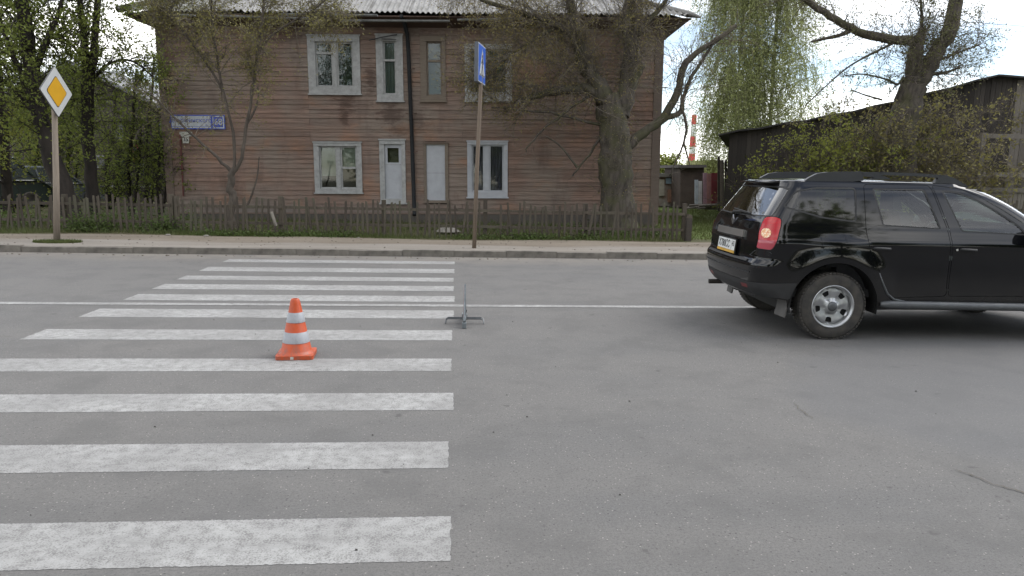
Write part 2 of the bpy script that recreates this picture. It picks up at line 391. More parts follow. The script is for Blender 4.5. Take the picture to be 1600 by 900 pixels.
# openings: outer casing, glass
WIN = [dict(o=(4.144, 3.627, 5.578, 5.172), g=(4.348, 3.816, 5.379, 5.021), mv=[(4.82, 4.925)], mh=[(4.348, 4.82, 4.72)], m=M_WHITE, cur='lace', lab='white double window with lace curtain, upper floor left'),
       dict(o=(6.019, 3.443, 6.756, 5.202), g=(6.208, 3.615, 6.563, 5.051), mv=[], mh=[(6.208, 6.563, 4.54)], m=M_WHITE, cur='grey', lab='narrow white upper window'),
       dict(o=(7.231, 3.449, 7.933, 5.194), g=(7.404, 3.587, 7.828, 5.043), mv=[], mh=[(7.404, 7.828, 4.53)], m=M_BARE, cur='ochre', lab='narrow unpainted upper window'),
       dict(o=(8.462, 3.459, 9.777, 4.948), g=(8.60, 3.66, 9.64, 4.85), mv=[(8.95, 9.05)], mh=[(8.60, 8.95, 4.35)], m=M_WHITE, cur='grey', lab='white upper window behind the crossing sign'),
       dict(o=(4.204, .905, 5.543, 2.292), g=(4.344, 1.012, 5.401, 2.204), mv=[(4.842, 4.94)], mh=[(4.94, 5.401, 1.60)], m=M_WHITE, cur='blind', lab='white lower window with a lowered blind'),
       dict(o=(6.043, .618, 6.772, 2.371), g=(6.18, .74, 6.66, 2.26), mv=[], mh=[], m=M_WHITE, cur='panel', lab='white panelled opening with one small pane'),
       dict(o=(7.29, .658, 7.976, 2.288), g=(7.362, .694, 7.885, 2.252), mv=[], mh=[], m=M_BARE, cur='board', lab='opening closed with white sheets'),
       dict(o=(8.516, .79, 9.658, 2.337), g=(8.642, .935, 9.55, 2.258), mv=[(9.003, 9.13)], mh=[], m=M_WHITE2, cur='drapes', lab='white plastic window with dark drapes')]
bm_ = MB().prism([(-.024, 0), (-.006, .138), (.012, .138), (.012, 0)], 0, 1, 'x').mesh('board', M_SIDE)
rng = random.Random(11); z = .34; row = 0
while z < ZT:
    cuts = []
    for w in WIN:
        a, b0, c, d = w['g']
        if z+.125 > b0-.02 and z < d+.02: cuts.append((a-.04, c+.04))
    segs = []; x = X0+.18
    for (a, c) in sorted(cuts)+[(X1-.18, 99)]:
        if a > x: segs.append((x, a))
        x = c
    joints = [4.12, 8.38] if row % 3 else [5.9, 9.85]
    for (a, b0) in segs:
        pts = [a]+[j for j in joints if a+.6 < j < b0-.6]+[b0]
        for p, q in zip(pts, pts[1:]):
            o = obj('board', bm_, house, (p+.001, rng.uniform(-.007, .005), z+rng.uniform(-.004, .004)), (rng.uniform(-.03, .03), rng.uniform(-.0022, .0022), 0), (q-p-.006, 1, rng.uniform(.97, 1.02)))
    z += .125; row += 1
for xa, xb in ((X0-.02, X0+.20), (X1-.22, X1+.02)):
    MB().box(xa, -.045, .0, xb, .02, ZT).build('corner_board', M_TRIM, house)
M_SIDE2 = simple('side_wall', (.13, .09, .07), .9, .4, 3)
MB().box(X0, .02, 0, X0+.12, 9, ZT).box(X1-.12, .02, 0, X1, 9, ZT).box(X0+.12, 8.88, 0, X1-.12, 9, ZT).build('rear_wall', M_SIDE2, house)
MB().box(X0+.12, .25, 2.75, X1-.12, 8.88, 2.95).box(X0+.12, .25, .3, X1-.12, 8.88, .45).box(X0+.12, 4.2, .45, X1-.12, 4.3, 2.75).box(X0+.12, 4.2, 2.95, X1-.12, 4.3, 5.45).build('inner_floor', simple('inner_floor', (.1, .08, .07), .9), house)
MB().box(X0+.1, -.06, -.25, X1-.1, .0, .33).build('plinth', rand_wood('plinth_wood', ((.12, .105, .09), (.09, .08, .07), (.05, .045, .04)), grain=(12, 1, 1)), house)
MB().box(X0, -.075, .30, X1, .0, .345).build('water_board', M_TRIM, house)
MB().box(X0+.2, -.034, 2.66, X1-.2, -.012, 2.76).build('belt_board', M_SIDE, house)
curt = {}
def cmat(n, a, b, sc, st):
    m = Mat(n, a, .9); f = m.noise(sc, 4, .6, stretch=st); m.color(m.mix(m.ramp(f, .4, .6), a, b)); return m.m
mm = Mat('lace', (.35, .38, .4), .9); vo = mm.node('ShaderNodeTexVoronoi'); vo.inputs['Scale'].default_value = 11; mm.l.new(mm.coord(), vo.inputs['Vector']); mm.color(mm.mix(mm.ramp(vo.outputs['Distance'], .25, .5), (.22, .25, .27), (.035, .05, .045)))
curt['lace'] = mm.m; curt['grey'] = cmat('grey_curtain', (.15, .175, .175), (.09, .11, .11), 3, (9, 1, .4)); curt['ochre'] = cmat('ochre_paper', (.15, .125, .09), (.11, .10, .08), 2, (1, 1, 1))
curt['blind'] = cmat('blind_cloth', (.27, .28, .24), (.23, .24, .205), 2, (1, 1, 1)); curt['drapes'] = cmat('violet_drapes', (.14, .12, .16), (.05, .045, .065), 3, (12, 1, .3))
for w in WIN:
    a, b0, c, d = w['o']; ga, gb, gc, gd = w['g']; m = w['m']
    t = -.055
    win = MB().hexa([(a, t, b0), (ga, t+.02, gb), (ga, .07, gb), (a, .0, b0)], [(a, t, d), (ga, t+.02, gd), (ga, .07, gd), (a, .0, d)]) \
        .hexa([(gc, t+.02, gb), (c, t, b0), (c, .0, b0), (gc, .07, gb)], [(gc, t+.02, gd), (c, t, d), (c, .0, d), (gc, .07, gd)]) \
        .hexa([(a, t-.002, gd), (c, t-.002, gd), (c, .06, gd), (a, .06, gd)], [(a, t-.002, d), (c, t-.002, d), (c, .0, d), (a, .0, d)]) \
        .hexa([(a, t-.004, b0), (c, t-.004, b0), (c, .0, b0), (a, .0, b0)], [(a, t-.004, gb), (c, t-.004, gb), (c, .06, gb), (a, .06, gb)]).build('window', m, house)
    win['label'] = w['lab']
    MB().box(a-.03, -.085, b0-.035, c+.03, -.03, b0+.002).build('sill', m, win)
    MB().box(a-.02, -.075, d-.002, c+.02, -.02, d+.035).build('head_board', m if m is not M_BARE else M_TRIM, win)
    if w['cur'] == 'panel':
        p = MB().box(ga, .035, gb, gc, .06, 1.70).box(ga, .03, 1.70, 6.262, .06, gd).box(6.577, .03, 1.70, gc, .06, gd).box(6.262, .03, 2.159, 6.577, .06, gd).box(6.262, .03, 1.70, 6.577, .06, 1.752)
        p.build('panel', M_WHITE2, win); MB().box(ga+.02, .027, 1.69, gc-.02, .031, 1.705).build('bead', M_WHITE, win)
        MB().box(6.262, .045, 1.752, 6.577, .05, 2.159).build('pane', M_PANE, win); MB().box(6.25, .2, 1.7, 6.6, .21, 2.2).build('curtain', curt['ochre'], win); continue
    if w['cur'] == 'board':
        MB().box(ga, .0, gb, gc, .03, 1.46).build('sheet', M_WHITE2, win); MB().box(ga, -.004, 1.465, gc, .03, gd).build('sheet', M_WHITE2, win); continue
    xs_ = [ga]+[v for q in w['mv'] for v in q]+[gc]
    for q in w['mv']: MB().box(q[0], -.005, gb, q[1], .065, gd).build('mullion', m, win)
    for (p, q, zz) in w['mh']: MB().box(p, .0, zz-.028, q, .06, zz+.028).build('glazing_bar', m, win)
    for k in range(0, len(xs_), 2):
        p, q = xs_[k], xs_[k+1]; s = .045
        fr = MB().box(p, .02, gb, p+s, .055, gd).box(q-s, .02, gb, q, .055, gd).box(p+s, .02, gb, q-s, .055, gb+s).box(p+s, .02, gd-s, q-s, .055, gd).build('sash', m, win)
        zs = [gb+s]+[zz for (pp, qq, zz) in w['mh'] if pp < (p+q)/2 < qq]+[gd-s]
        for za, zb in zip(zs, zs[1:]): MB().box(p+s, .034, za, q-s, .04, zb).build('pane', M_PANE, win)
        top = gd; bot = gb
        if w['cur'] == 'blind': bot = gb+(.36 if k == 0 else .55)
        if w['cur'] == 'lace' and k: top = gd-.1
        n = 26; b = MB(); vs = []
        for i in range(n+1):
            xx = p+(q-p)*i/n; yy = .085+(.02*math.sin(i*1.9)+.012*math.sin(i*3.3) if w['cur'] in ('drapes', 'grey', 'lace') else 0); vs += [(xx, yy, bot), (xx, yy, top)]
        b.add(vs, [(2*i, 2*i+2, 2*i+3, 2*i+1) for i in range(n)])
        b.build('curtain', curt[w['cur']], win, True)
# roof: corrugated sheets laid one by one on the street slope
def slate():
    m = Mat('slate_sheet', (.25, .245, .235), .9, spec=.25); W = m.coord('World')
    g = m.noise(3, 5, .65, vec=W, stretch=(1.5, .5, .5)); r = m.objrand(); f = m.noise(14, 5, .7, vec=W)
    c = m.mix(r, (.30, .295, .285), (.22, .215, .205)); c = m.mix(m.ramp(g, .45, .7, 0, .7), c, (.10, .095, .085)); c = m.mix(m.ramp(f, .5, .75, 0, .6), c, (.12, .115, .10))
    sep = m.node('ShaderNodeSeparateXYZ'); m.l.new(W, sep.inputs[0])
    ms = m.math('MULTIPLY', m.ramp(m.math('ADD', sep.outputs['X'], m.math('MULTIPLY', f, 2.0)), -5.2, -7.4), m.ramp(g, .35, .6)); c = m.mix(ms, c, (.07, .085, .035))
    m.color(c).bump(f, .3, .01); return m.m
M_SLATE = slate(); PT = R(27); OV = .65; EZ = 5.62
roof = MB().add([(X0-OV+.1, -OV+.1, EZ-.05), (X1+OV-.1, -OV+.1, EZ-.05), (X1+OV-.1, 9+OV, EZ-.05), (X0-OV+.1, 9+OV, EZ-.05), (X0+4.4, 4.5, EZ+2.55), (X1-4.4, 4.5, EZ+2.55)],
                [(0, 1, 5, 4), (1, 2, 5), (2, 3, 4, 5), (3, 0, 4), (0, 3, 2, 1)]).build('roof', simple('roof_deck', (.06, .05, .04), .95), house)
rng = random.Random(5); SW, SL = 1.08, 1.55
def slate_sheet(x, v0, seed):
    rr = random.Random(seed); n = 56; wv = .144; b = MB(); vs = []; fs = []; cols = 0; dv = rr.uniform(-.07, .05); skew = rr.uniform(-.02, .02)
    for i in range(n+1):
        xx = x+(SW+.05)*i/n; lim = min((xx-(X0-OV))/math.cos(PT), ((X1+OV)-xx)/math.cos(PT))
        a, e = v0+dv+skew*(i/n-.5)*4, min(v0+SL+.12, lim)
        if e < a+.02: continue
        hh = .026*math.cos(2*math.pi*(xx-x)/wv)
        for v, lift in ((a, .03), (e, .0)):
            y = -OV+v*math.cos(PT); zz = EZ+v*math.sin(PT)+.03+hh+lift
            vs += [(xx, y, zz), (xx, y+.004, zz-.009)]
        cols += 1
    for i in range(cols-1):
        k = 4*i; fs += [(k, k+4, k+6, k+2), (k+1, k+3, k+7, k+5), (k, k+1, k+5, k+4), (k+2, k+6, k+7, k+3)]
    return b.add(vs, fs) if cols > 2 else None
k = 0
for rown in range(4):
    x = X0-OV-(.4 if rown % 2 else 0)
    while x < X1+OV:
        s_ = slate_sheet(x, rown*SL, k); k += 1
        if s_: s_.build('roof_sheet', M_SLATE, roof, R(60))
        x += SW
MB().tube([(X0-OV-.03, -OV-.03, EZ+.06), (X0+4.4, 4.5, EZ+2.62)], .09, 8).build('hip_cap', M_SLATE, roof); MB().tube([(X1+OV+.16, -OV-.1, EZ-.03), (X1+OV-.1, -OV+.15, EZ+.1), (X1-4.4, 4.5, EZ+2.62)], [.03, .09, .09], 8).build('hip_cap', M_SLATE, roof)
M_SOFF = rand_wood('soffit_wood', ((.10, .065, .05), (.075, .05, .04), (.05, .035, .03)))
so = MB().hexa([(X0-OV+.05, -OV+.05, EZ-.05), (X1+OV-.05, -OV+.05, EZ-.05), (X1, -.0, ZT-.10), (X0, -.0, ZT-.10)], [(X0-OV+.05, -OV+.05, EZ-.02), (X1+OV-.05, -OV+.05, EZ-.02), (X1, .0, ZT-.04), (X0, .0, ZT-.04)])
so.hexa([(X0-OV+.05, -OV+.05, EZ-.05), (X0, 0, ZT-.10), (X0, 9, ZT-.10), (X0-OV+.05, 9, EZ-.05)], [(X0-OV+.05, -OV+.05, EZ-.02), (X0, 0, ZT-.04), (X0, 9, ZT-.04), (X0-OV+.05, 9, EZ-.02)])
so.hexa([(X1, 0, ZT-.10), (X1+OV-.05, -OV+.05, EZ-.05), (X1+OV-.05, 9, EZ-.05), (X1, 9, ZT-.10)], [(X1, 0, ZT-.04), (X1+OV-.05, -OV+.05, EZ-.02), (X1+OV-.05, 9, EZ-.02), (X1, 9, ZT-.04)]).build('soffit', M_SOFF, house)
M_GUT = simple('weathered_zinc', (.32, .33, .33), .5, .5, 6, metal=.4)
for (xa, za, xb, zb, y) in ((3.6, 5.60, 6.2, 5.60, -.72), (5.2, 5.46, 8.1, 5.47, -.70), (2.0, 5.55, 4.4, 5.50, -.71), (-.4, 5.61, 1.4, 5.56, -.70), (8.3, 5.50, 10.1, 5.55, -.70)):
    n = 8; b = MB(); vs = []
    for (xx, zz) in ((xa, za), (xb, zb)):
        for i in range(n+1):
            w = math.pi*(1+i/n); vs.append((xx, y+.055*math.cos(w), zz+.05*math.sin(w)))
    b.add(vs, [(i, i+1, n+2+i, n+1+i) for i in range(n)]).build('gutter', M_GUT, house, True)
dp = MB().tube([(6.80, -.60, 5.60), (6.86, -.34, 5.45), (6.90, -.12, 5.20), (6.92, -.11, 4.78), (6.97, -.11, 2.6), (7.005, -.11, .45), (7.02, -.22, .28)], .055, 10).build('downpipe', simple('black_iron', (.010, .011, .012), .85, .4, 6), house, R(50))
for zz, xx in ((2.05, 6.97), (3.1, 6.96), (4.3, 6.93)):
    MB().tube([(xx-.16, -.03, zz+.02), (xx-.06, -.14, zz-.02), (xx+.06, -.14, zz-.02), (xx+.15, -.03, zz+.02)], .008, 5).build('pipe_bracket', simple('rusty_bracket', (.1, .05, .035), .8), dp)
MB().tube([(5.86, -.12, 5.05), (6.25, -.15, 5.13), (6.62, -.12, 5.20)], .016, 6).tube([(6.2, -.14, 5.08), (6.6, -.14, 5.07)], .012, 5).build('aerial_bracket', simple('black_rod', (.02, .02, .02), .6), house)
MB().tube([(.53, -.07, 2.5), (.52, -.07, 1.6), (.505, -.07, .80)], .022, 8).tube([(.50, -.07, 1.55), (.56, -.07, 1.55)], .03, 8).build('gas_riser', simple('maroon_pipe', (.12, .035, .03), .7), house)
# signs on the house (things of their own)
def hthing(name, label, cat, x, y, z_):
    t = thing(name, label, cat); t.matrix_world = HM @ Matrix.Translation((x, y, z_)); return t
M_BLUE = simple('sign_blue', (.03, .06, .35), .5, .1, 6); M_SWHITE = simple('sign_white', (.40, .42, .44), .5, .2, 10)
ad_ = hthing('address_plate', 'white and blue street name plate with number 68 on the house corner', 'sign', .302, -.075, 2.645)
MB().box(0, 0, 0, 1.491, .02, .39).build('plate', M_BLUE, ad_)
MB().box(.02, -.004, .03, 1.10, .0, .36).build('white_field', M_SWHITE, ad_)
MB().box(.02, -.0055, .065, 1.075, -.004, .075).box(1.085, -.0055, .065, 1.09, -.004, .34).build('pinstripe', M_BLUE, ad_)
MB().box(1.155, -.004, .025, 1.465, .0, .365).build('number_field', M_SWHITE, ad_); MB().box(1.185, -.008, .055, 1.435, -.004, .335).build('number_panel', M_BLUE, ad_)
for (s_, x, z_, sz, mat, bd, nm) in (('Дзержинского', .545, .235, .165, M_BLUE, .0, 'street_name'), ('ул.', .98, .115, .06, M_BLUE, 0, 'street_word'), ('68', 1.31, .195, .23, M_SWHITE, .006, 'house_number')):
    obj(nm, text_mesh(nm, s_, sz, mat, .001, bold=bd), ad_, (x, -.007 if mat is M_BLUE else -.0095, z_), (R(90), 0, 0))
sp_ = hthing('number_plate', 'small worn white plate reading 35 below the street name plate', 'sign', .518, -.075, 2.26)
MB().box(0, .0, .19, .35, .012, .315).build('upper_plate', simple('aged_white', (.40, .39, .34), .7, .3, 12), sp_); MB().box(.07, .0, 0, .25, .012, .186).build('lower_plate', simple('aged_white2', (.42, .41, .36), .7, .3, 12), sp_)
M_BLACK = simple('black_print', (.02, .02, .02), .6)
obj('number_text', text_mesh('number_text', '35', .15, M_BLACK, .001, bold=.002), sp_, (.16, -.003, .10), (R(90), 0, 0))

# ================================================================== PICKET FENCE
M_PICK = rand_wood('picket_wood', ((.105, .088, .068), (.060, .049, .039), (.04, .034, .027)), grain=(9, 9, .8), moss=(.09, .09, .06))
rng = random.Random(21)
pk = [MB().prism([(-.025, 0), (.025, 0), (.025, h), (.015, h+.02*q), (-.017, h+.02*(1-q)), (-.025, h)], -.009, .009, 'y').mesh('picket', M_PICK) for h, q in ((.80, 1), (.82, .3), (.80, 0))]
def fence(label, xa, ya_, xb, yb, skip=()):
    f = thing('picket_fence', label, 'fence', (xa, ya_, 0), (0, 0, math.atan2(yb-ya_, xb-xa))); L = math.hypot(xb-xa, yb-ya_)
    for zz in (.42, .78): MB().box(0, .012, zz-.03, L, .045, zz+.03).build('rail', M_PICK, f)
    x = .05
    while x < L-.03:
        wx = xa+(xb-xa)*x/L
        if not any(a < wx < b for a, b in skip):
            h = rng.uniform(.9, 1.06)*(1.04 if wx > 3.6 else 1)
            ti = rng.gauss(0, .035) if rng.random() < .8 else rng.uniform(-.16, .16)
            obj('picket', rng.choice(pk), f, (x, rng.uniform(-.008, 0), .15+rng.uniform(-.02, .02)), (rng.uniform(-.03, .03), ti, rng.uniform(-.1, .1)), (rng.uniform(.75, 1.1), 1, h))
        x += rng.uniform(.105, .155)
    n = int(L/2.6)+1
    for i in range(n+1): MB().box(L*i/n-.045, .047, -.1, L*i/n+.045, .137, .98+.04*(i % 2)).build('post', M_PICK, f)
    return f
fence('weathered picket fence left of the house, in front of the leafy trees', -13.0, 16.42, -6.25, 16.40)
fence('long weathered picket fence running in front of the brown house', -6.15, 16.42, 5.22, 16.08, ((-3.95, -3.75), (-1.15, -1.0), (.62, .95)))
e_ = thing('gate_post', 'thick dark post ending the picket fence beside the lawn', 'post', (5.30, 16.05, 0)); MB().box(-.06, -.06, -.1, .06, .06, .70).build('shaft', rand_wood('post_wood', ((.07, .06, .05), (.06, .05, .04), (.03, .03, .03))), e_); MB().prism([(-.06, .70), (.06, .70), (.05, .76), (-.02, .79)], -.06, .06, 'y').build('cap', M_PICK, e_)
lp = at(424, 335, 16.2); s_ = tag(MB().tube([at(431, 353, 16.25), at(424, 331, 16.2)], .035, 4).build('loose_slat', simple('pale_wood', (.22, .20, .17), .9)), 'pale loose slat leaning against the fence beside the twisted tree', 'slat')

# ================================================================== ROAD SIGNS
M_POST = rand_wood('sign_post_wood', ((.30, .25, .20), (.26, .22, .18), (.16, .13, .10)), grain=(10, 10, .5))
def framed(name, label, cat, pos, nrm, lean=0.0):
    n = Vector(nrm).normalized(); u = Vector((0, 0, 1)); r = u.cross(n).normalized(); t = thing(name, label, cat)
    t.matrix_world = Matrix(((r.x, n.x*-1, u.x, pos[0]), (r.y, -n.y, u.y, pos[1]), (r.z, -n.z, u.z, pos[2]), (0, 0, 0, 1)))   # local: x right seen from the front, -y towards the viewer
    return t
a_ = R(84); pr = framed('priority_road_sign', 'white and yellow diamond road sign on a wooden post', 'road sign', (-7.53, 14.60, 0), (math.sin(a_), -math.cos(a_), 0))
inv = pr.matrix_world.inverted()
MB().tube([inv @ Vector((-7.78, 14.70, .05)), inv @ Vector((-7.69, 14.69, 1.4)), inv @ Vector((-7.62, 14.68, 2.62)), inv @ Vector((-7.60, 14.68, 3.1))], [.062, .056, .05, .046], 10).build('post', M_POST, pr, True)
def diamond(h, y0, y1, z0, rc=.03):
    pts = []
    for k in range(4):
        c = math.pi/2*k; cx, cz = (h-rc*1.41)*math.cos(c), (h-rc*1.41)*math.sin(c)
        for j in range(-2, 3): w = c+j*math.pi/8; pts.append((cx+rc*math.cos(w), z0+cz+rc*math.sin(w)))
    return MB().prism(pts, y0, y1, 'y')
zc = 2.97
diamond(.47, -.018, .004, zc).build('plate', simple('sign_edge_grey', (.10, .10, .10), .6), pr)
diamond(.462, -.0215, -.0185, zc).build('white_field', simple('sign_white_film', (.42, .43, .43), .45, .12, 6), pr)
diamond(.30, -.0245, -.022, zc, .04).build('black_outline', simple('sign_black', (.03, .03, .03), .5), pr)
diamond(.285, -.0275, -.025, zc, .04).build('yellow_field', simple('sign_yellow', (.50, .27, .012), .45, .1, 6), pr)
a_ = R(77); pc = framed('pedestrian_crossing_sign', 'blue and white crossing sign seen almost edge-on atop a thin brown pole', 'road sign', (.455, 14.40, 0), (math.sin(a_), -math.cos(a_), 0))
inv = pc.matrix_world.inverted()
MB().tube([inv @ Vector((.385, 14.42, .05)), inv @ Vector((.43, 14.42, 1.9)), inv @ Vector((.475, 14.43, 3.2)), inv @ Vector((.49, 14.44, 3.9))], [.042, .039, .036, .03], 10).build('post', rand_wood('brown_pole', ((.20, .155, .115), (.17, .135, .105), (.10, .08, .065)), grain=(10, 10, .5)), pc, True)
zc = 3.69
MB().box(-.36, -.035, zc-.36, .36, .035, zc+.36).build('box', simple('sign_box_grey', (.09, .10, .12), .6), pc)
MB().box(-.355, -.040, zc-.355, .355, -.036, zc+.355).build('white_rim', M_SWHITE, pc)
MB().box(-.335, -.044, zc-.335, .335, -.041, zc+.335).build('blue_field', simple('sign_blue_film', (.02, .09, .42), .4, .1, 6), pc)
MB().prism([(-.27, zc-.23), (.27, zc-.23), (0, zc+.28)], -.048, -.045, 'y').build('white_triangle', M_SWHITE, pc)
MB().lathe([(.001, 0), (.032, 0), (.032, .003), (.001, .003)], 12, 'y', (0, -.0525, zc+.14)).build('figure_head', M_BLACK, pc); fig = MB()
for pts in (((-.03, .10), (.035, .10), (.03, -.03), (-.02, -.03)), ((-.02, -.03), (.01, -.03), (-.07, -.19), (-.10, -.19)), ((.0, -.03), (.03, -.03), (.09, -.19), (.06, -.19)), ((-.03, .09), (-.02, .05), (-.09, -.01), (-.10, .01)), ((.03, .09), (.02, .05), (.08, .0), (.10, .02))):
    fig.prism([(x, zc+q) for x, q in pts], -.0525, -.049, 'y')
for k in range(5): MB().prism([(-.22+.1*k, zc-.225), (-.18+.1*k, zc-.225), (-.19+.1*k, zc-.195), (-.225+.1*k, zc-.195)], -.0525, -.049, 'y').build('crossing_bar', M_BLACK, pc)
fig.build('walking_figure', M_BLACK, pc)

# ================================================================== CONE
def cone_mat(name, c, d, rough):
    m = Mat(name, c, rough); f = m.noise(9, 6, .7); z_ = m.node('ShaderNodeSeparateXYZ'); m.l.new(m.coord(), z_.inputs[0]); k = m.mix(m.ramp(f, .35, .7), c, d)
    g = m.noise(30, 5, .75, stretch=(1, 1, .3)); m.color(m.mix(m.ramp(m.math('ADD', g, m.ramp(z_.outputs['Z'], .2, .0, 0, .16)), .56, .74, 0, .55), k, (.12, .10, .085))); return m.m
cone = thing('traffic_cone', 'orange and white striped traffic cone standing on the zebra crossing', 'cone', (-1.365, 6.275, .004), (0, 0, R(4)))
M_OR = cone_mat('cone_orange', (.48, .070, .014), (.38, .056, .012), .5); M_CW = cone_mat('cone_white', (.31, .32, .34), (.25, .26, .28), .4)
def rad(z): return .133+(.038-.133)*(z-.035)/(.50-.035)
bs = .158; pts = []
for k in range(4):
    cx, cy = (bs-.03)*(1, -1, -1, 1)[k], (bs-.03)*(1, 1, -1, -1)[k]
    for j in range(5): w = math.pi/2*k+j*math.pi/8; pts.append((cx+.03*math.cos(w), cy+.03*math.sin(w)))
MB().prism(pts, 0, .034, 'z').build('base', M_OR, cone)
MB().lathe([(rad(.02)+.016, .033), (rad(.04)+.004, .05), (rad(.06), .06), (rad(.48), .48), (.036, .50), (.030, .508), (.022, .508), (.020, .48)], 40).build('body', M_OR, cone, R(40))
for a, b0 in ((.128, .222), (.305, .392)):
    MB().lathe([(rad(a)+.001, a), (rad(a)+.0035, a+.002), (rad(b0)+.0035, b0-.002), (rad(b0)+.001, b0)], 40).build('reflective_band', M_CW, cone, R(40))
MB().box(-.03, -.162, .006, -.004, -.1575, .028).build('maker_tag', simple('tag_white', (.5, .5, .46), .6), cone)
# ================================================================== WARNING TRIANGLE (edge-on)
M_GR = simple('grey_plastic', (.16, .18, .19), .45, .3, 30); M_RED = simple('reflector_red', (.30, .06, .06), .35, .3, 20); M_ST = simple('steel_wire', (.10, .105, .11), .35, .3, 20, metal=.6)
wt = thing('warning_triangle', 'grey folding warning triangle seen edge-on beside the zebra stripe ends', 'warning triangle', (.125, 7.68, .004), (0, 0, R(-2)))
MB().hexa([(-.016, -.23, .05), (.016, -.23, .05), (.016, .23, .05), (-.016, .23, .05)], [(-.013, -.23, .095), (.013, -.23, .095), (.013, .23, .095), (-.013, .23, .095)]).build('lower_bar', M_GR, wt)
for s_ in (-1, 1):
    MB().hexa([(-.011, s_*.225-.03, .08), (.011, s_*.225-.03, .08), (.011, s_*.225+.025, .08), (-.011, s_*.225+.025, .08)], [(-.007, -.012, .43), (.007, -.012, .43), (.007, .022, .43), (-.007, .022, .43)]).build('side_bar', M_GR, wt)
    MB().hexa([(-.013, s_*.215-.02, .11), (-.0115, s_*.215-.02, .11), (-.0115, s_*.215+.01, .11), (-.013, s_*.215+.01, .11)], [(-.0095, .0, .41), (-.008, .0, .41), (-.008, .018, .41), (-.0095, .018, .41)]).build('reflector', M_RED, wt)
MB().box(-.022, -.265, .0, .022, -.20, .055).box(-.022, .20, .0, .022, .265, .055).build('foot', M_GR, wt)
MB().box(-.03, -.05, .045, .012, .05, .11).build('hinge', M_GR, wt); MB().tube([(.0, -.06, .10), (.02, -.06, .16)], .006, 5).build('clip', M_ST, wt)
for y in (-.03, .03): MB().tube([(-.205, y-.03, .006), (-.20, y, .045), (-.18, y, .056), (.18, y, .056), (.20, y, .045), (.205, y-.03, .006)], .0075, 6).build('wire_leg', M_ST, wt)
# ================================================================== BLACK SUV
def paint_mat():
    m = Mat('black_paint', (.006, .0065, .008), .22, spec=.5, coat=.0)
    f = m.noise(3, 5, .6); sep = m.node('ShaderNodeSeparateXYZ'); m.l.new(m.coord(), sep.inputs[0])
    dust = m.math('MULTIPLY', m.ramp(sep.outputs['Z'], .75, .3, 0, .22), m.ramp(f, .3, .7, .5, 1))       # road dust low on the body
    m.color(m.mix(m.math('ADD', dust, .006), (.003, .0033, .0045), (.11, .10, .088))); m.roughness(m.math('ADD', m.math('MULTIPLY', dust, 1.2), .05)); return m.m
M_CAR = paint_mat(); M_PLAS = simple('black_plastic', (.022, .022, .023), .62, .3, 10); M_SEAL = simple('black_rubber', (.008, .008, .008), .6); M_SATIN = simple('satin_grey', (.10, .105, .11), .4, .2, 10, metal=.3)
M_AUTO = glass_mat('car_glass', (.74, .88, .82), 1.5, .05); M_AUTOD = glass_mat('dark_car_glass', (.20, .23, .25), 1.3, .04); M_AUTOR = glass_mat('rear_car_glass', (.12, .13, .14), 2.4, .01); M_CHR = simple('chrome', (.75, .75, .76), .28, .1, 5, metal=1.0)
M_SEAT = simple('seat_cloth', (.035, .036, .04), .9); M_CAB = simple('cabin_trim', (.03, .03, .032), .8)
def lerp_tab(tab):
    zs, vs = zip(*tab); return lambda z: float(np.interp(z, zs, vs))
def smooth_tab(tab, sig=.025):
    zz = np.linspace(tab[0][0]-.2, tab[-1][0]+.2, 900); v = np.interp(zz, *zip(*tab)); k = np.exp(-.5*(np.arange(-120, 121)*(zz[1]-zz[0])/sig)**2); k /= k.sum()
    v = np.convolve(np.pad(v, 120, 'edge'), k, 'valid'); return lambda z: float(np.interp(z, zz, v))
rx = smooth_tab([(.28, -.60), (.40, -.70), (.5, -.785), (.60, -.815), (.72, -.825), (.765, -.82), (.80, -.775), (.95, -.768), (1.08, -.755), (1.18, -.725), (1.28, -.665), (1.40, -.59), (1.50, -.525), (1.56, -.49), (1.60, -.47)], .014)
wz = smooth_tab([(.28, .82), (.40, .862), (.55, .882), (.75, .897), (.95, .905), (1.04, .893), (1.10, .868), (1.17, .845), (1.30, .795), (1.45, .735), (1.54, .695), (1.58, .668), (1.60, .645)], .02)
fx = smooth_tab([(.28, 3.36), (.45, 3.47), (.6, 3.49), (.8, 3.46), (.88, 3.38), (.94, 3.20), (.99, 2.95), (1.04, 2.72), (1.08, 2.58), (1.11, 2.50), (1.2, 2.38), (1.3, 2.24), (1.4, 2.08), (1.5, 1.88), (1.56, 1.72), (1.60, 1.58)], .012)
crx = lerp_tab([(.28, .20), (.6, .24), (.9, .24), (1.2, .22), (1.6, .16)]); cry = lerp_tab([(.28, .30), (.6, .28), (.8, .24), (1.2, .22), (1.6, .25)])
cfx = lerp_tab([(.28, .55), (.8, .6), (.95, .8), (1.08, .65), (1.12, .42), (1.6, .40)])
CA = .26
def sst(t): t = min(1, max(0, t)); return t*t*(3-2*t)
def side_y(x, z):
    w = wz(z)-.012*((x-1.3)/1.9)**2
    for wx in (0.0, 2.673):
        d = math.hypot(x-wx, (z-.345)*(.92 if z > .345 else 1.0)); w += .034*sst(1-(d-.44)/.26)
    w -= .016*sst((x-.55)/.15)*sst((2.15-x)/.15)*sst(1-abs(z-.62)/.25)         # doors hollow towards the sill
    w += .010*sst(1-abs(z-.99)/.06)*sst((2.3-x)/.5)
    f, c = fx(z), cfx(z)
    if x > f-c: s = min(1, (x-(f-c))/c); w = w*max(0.0, 1-s**2.6)**(1/2.2)
    return w
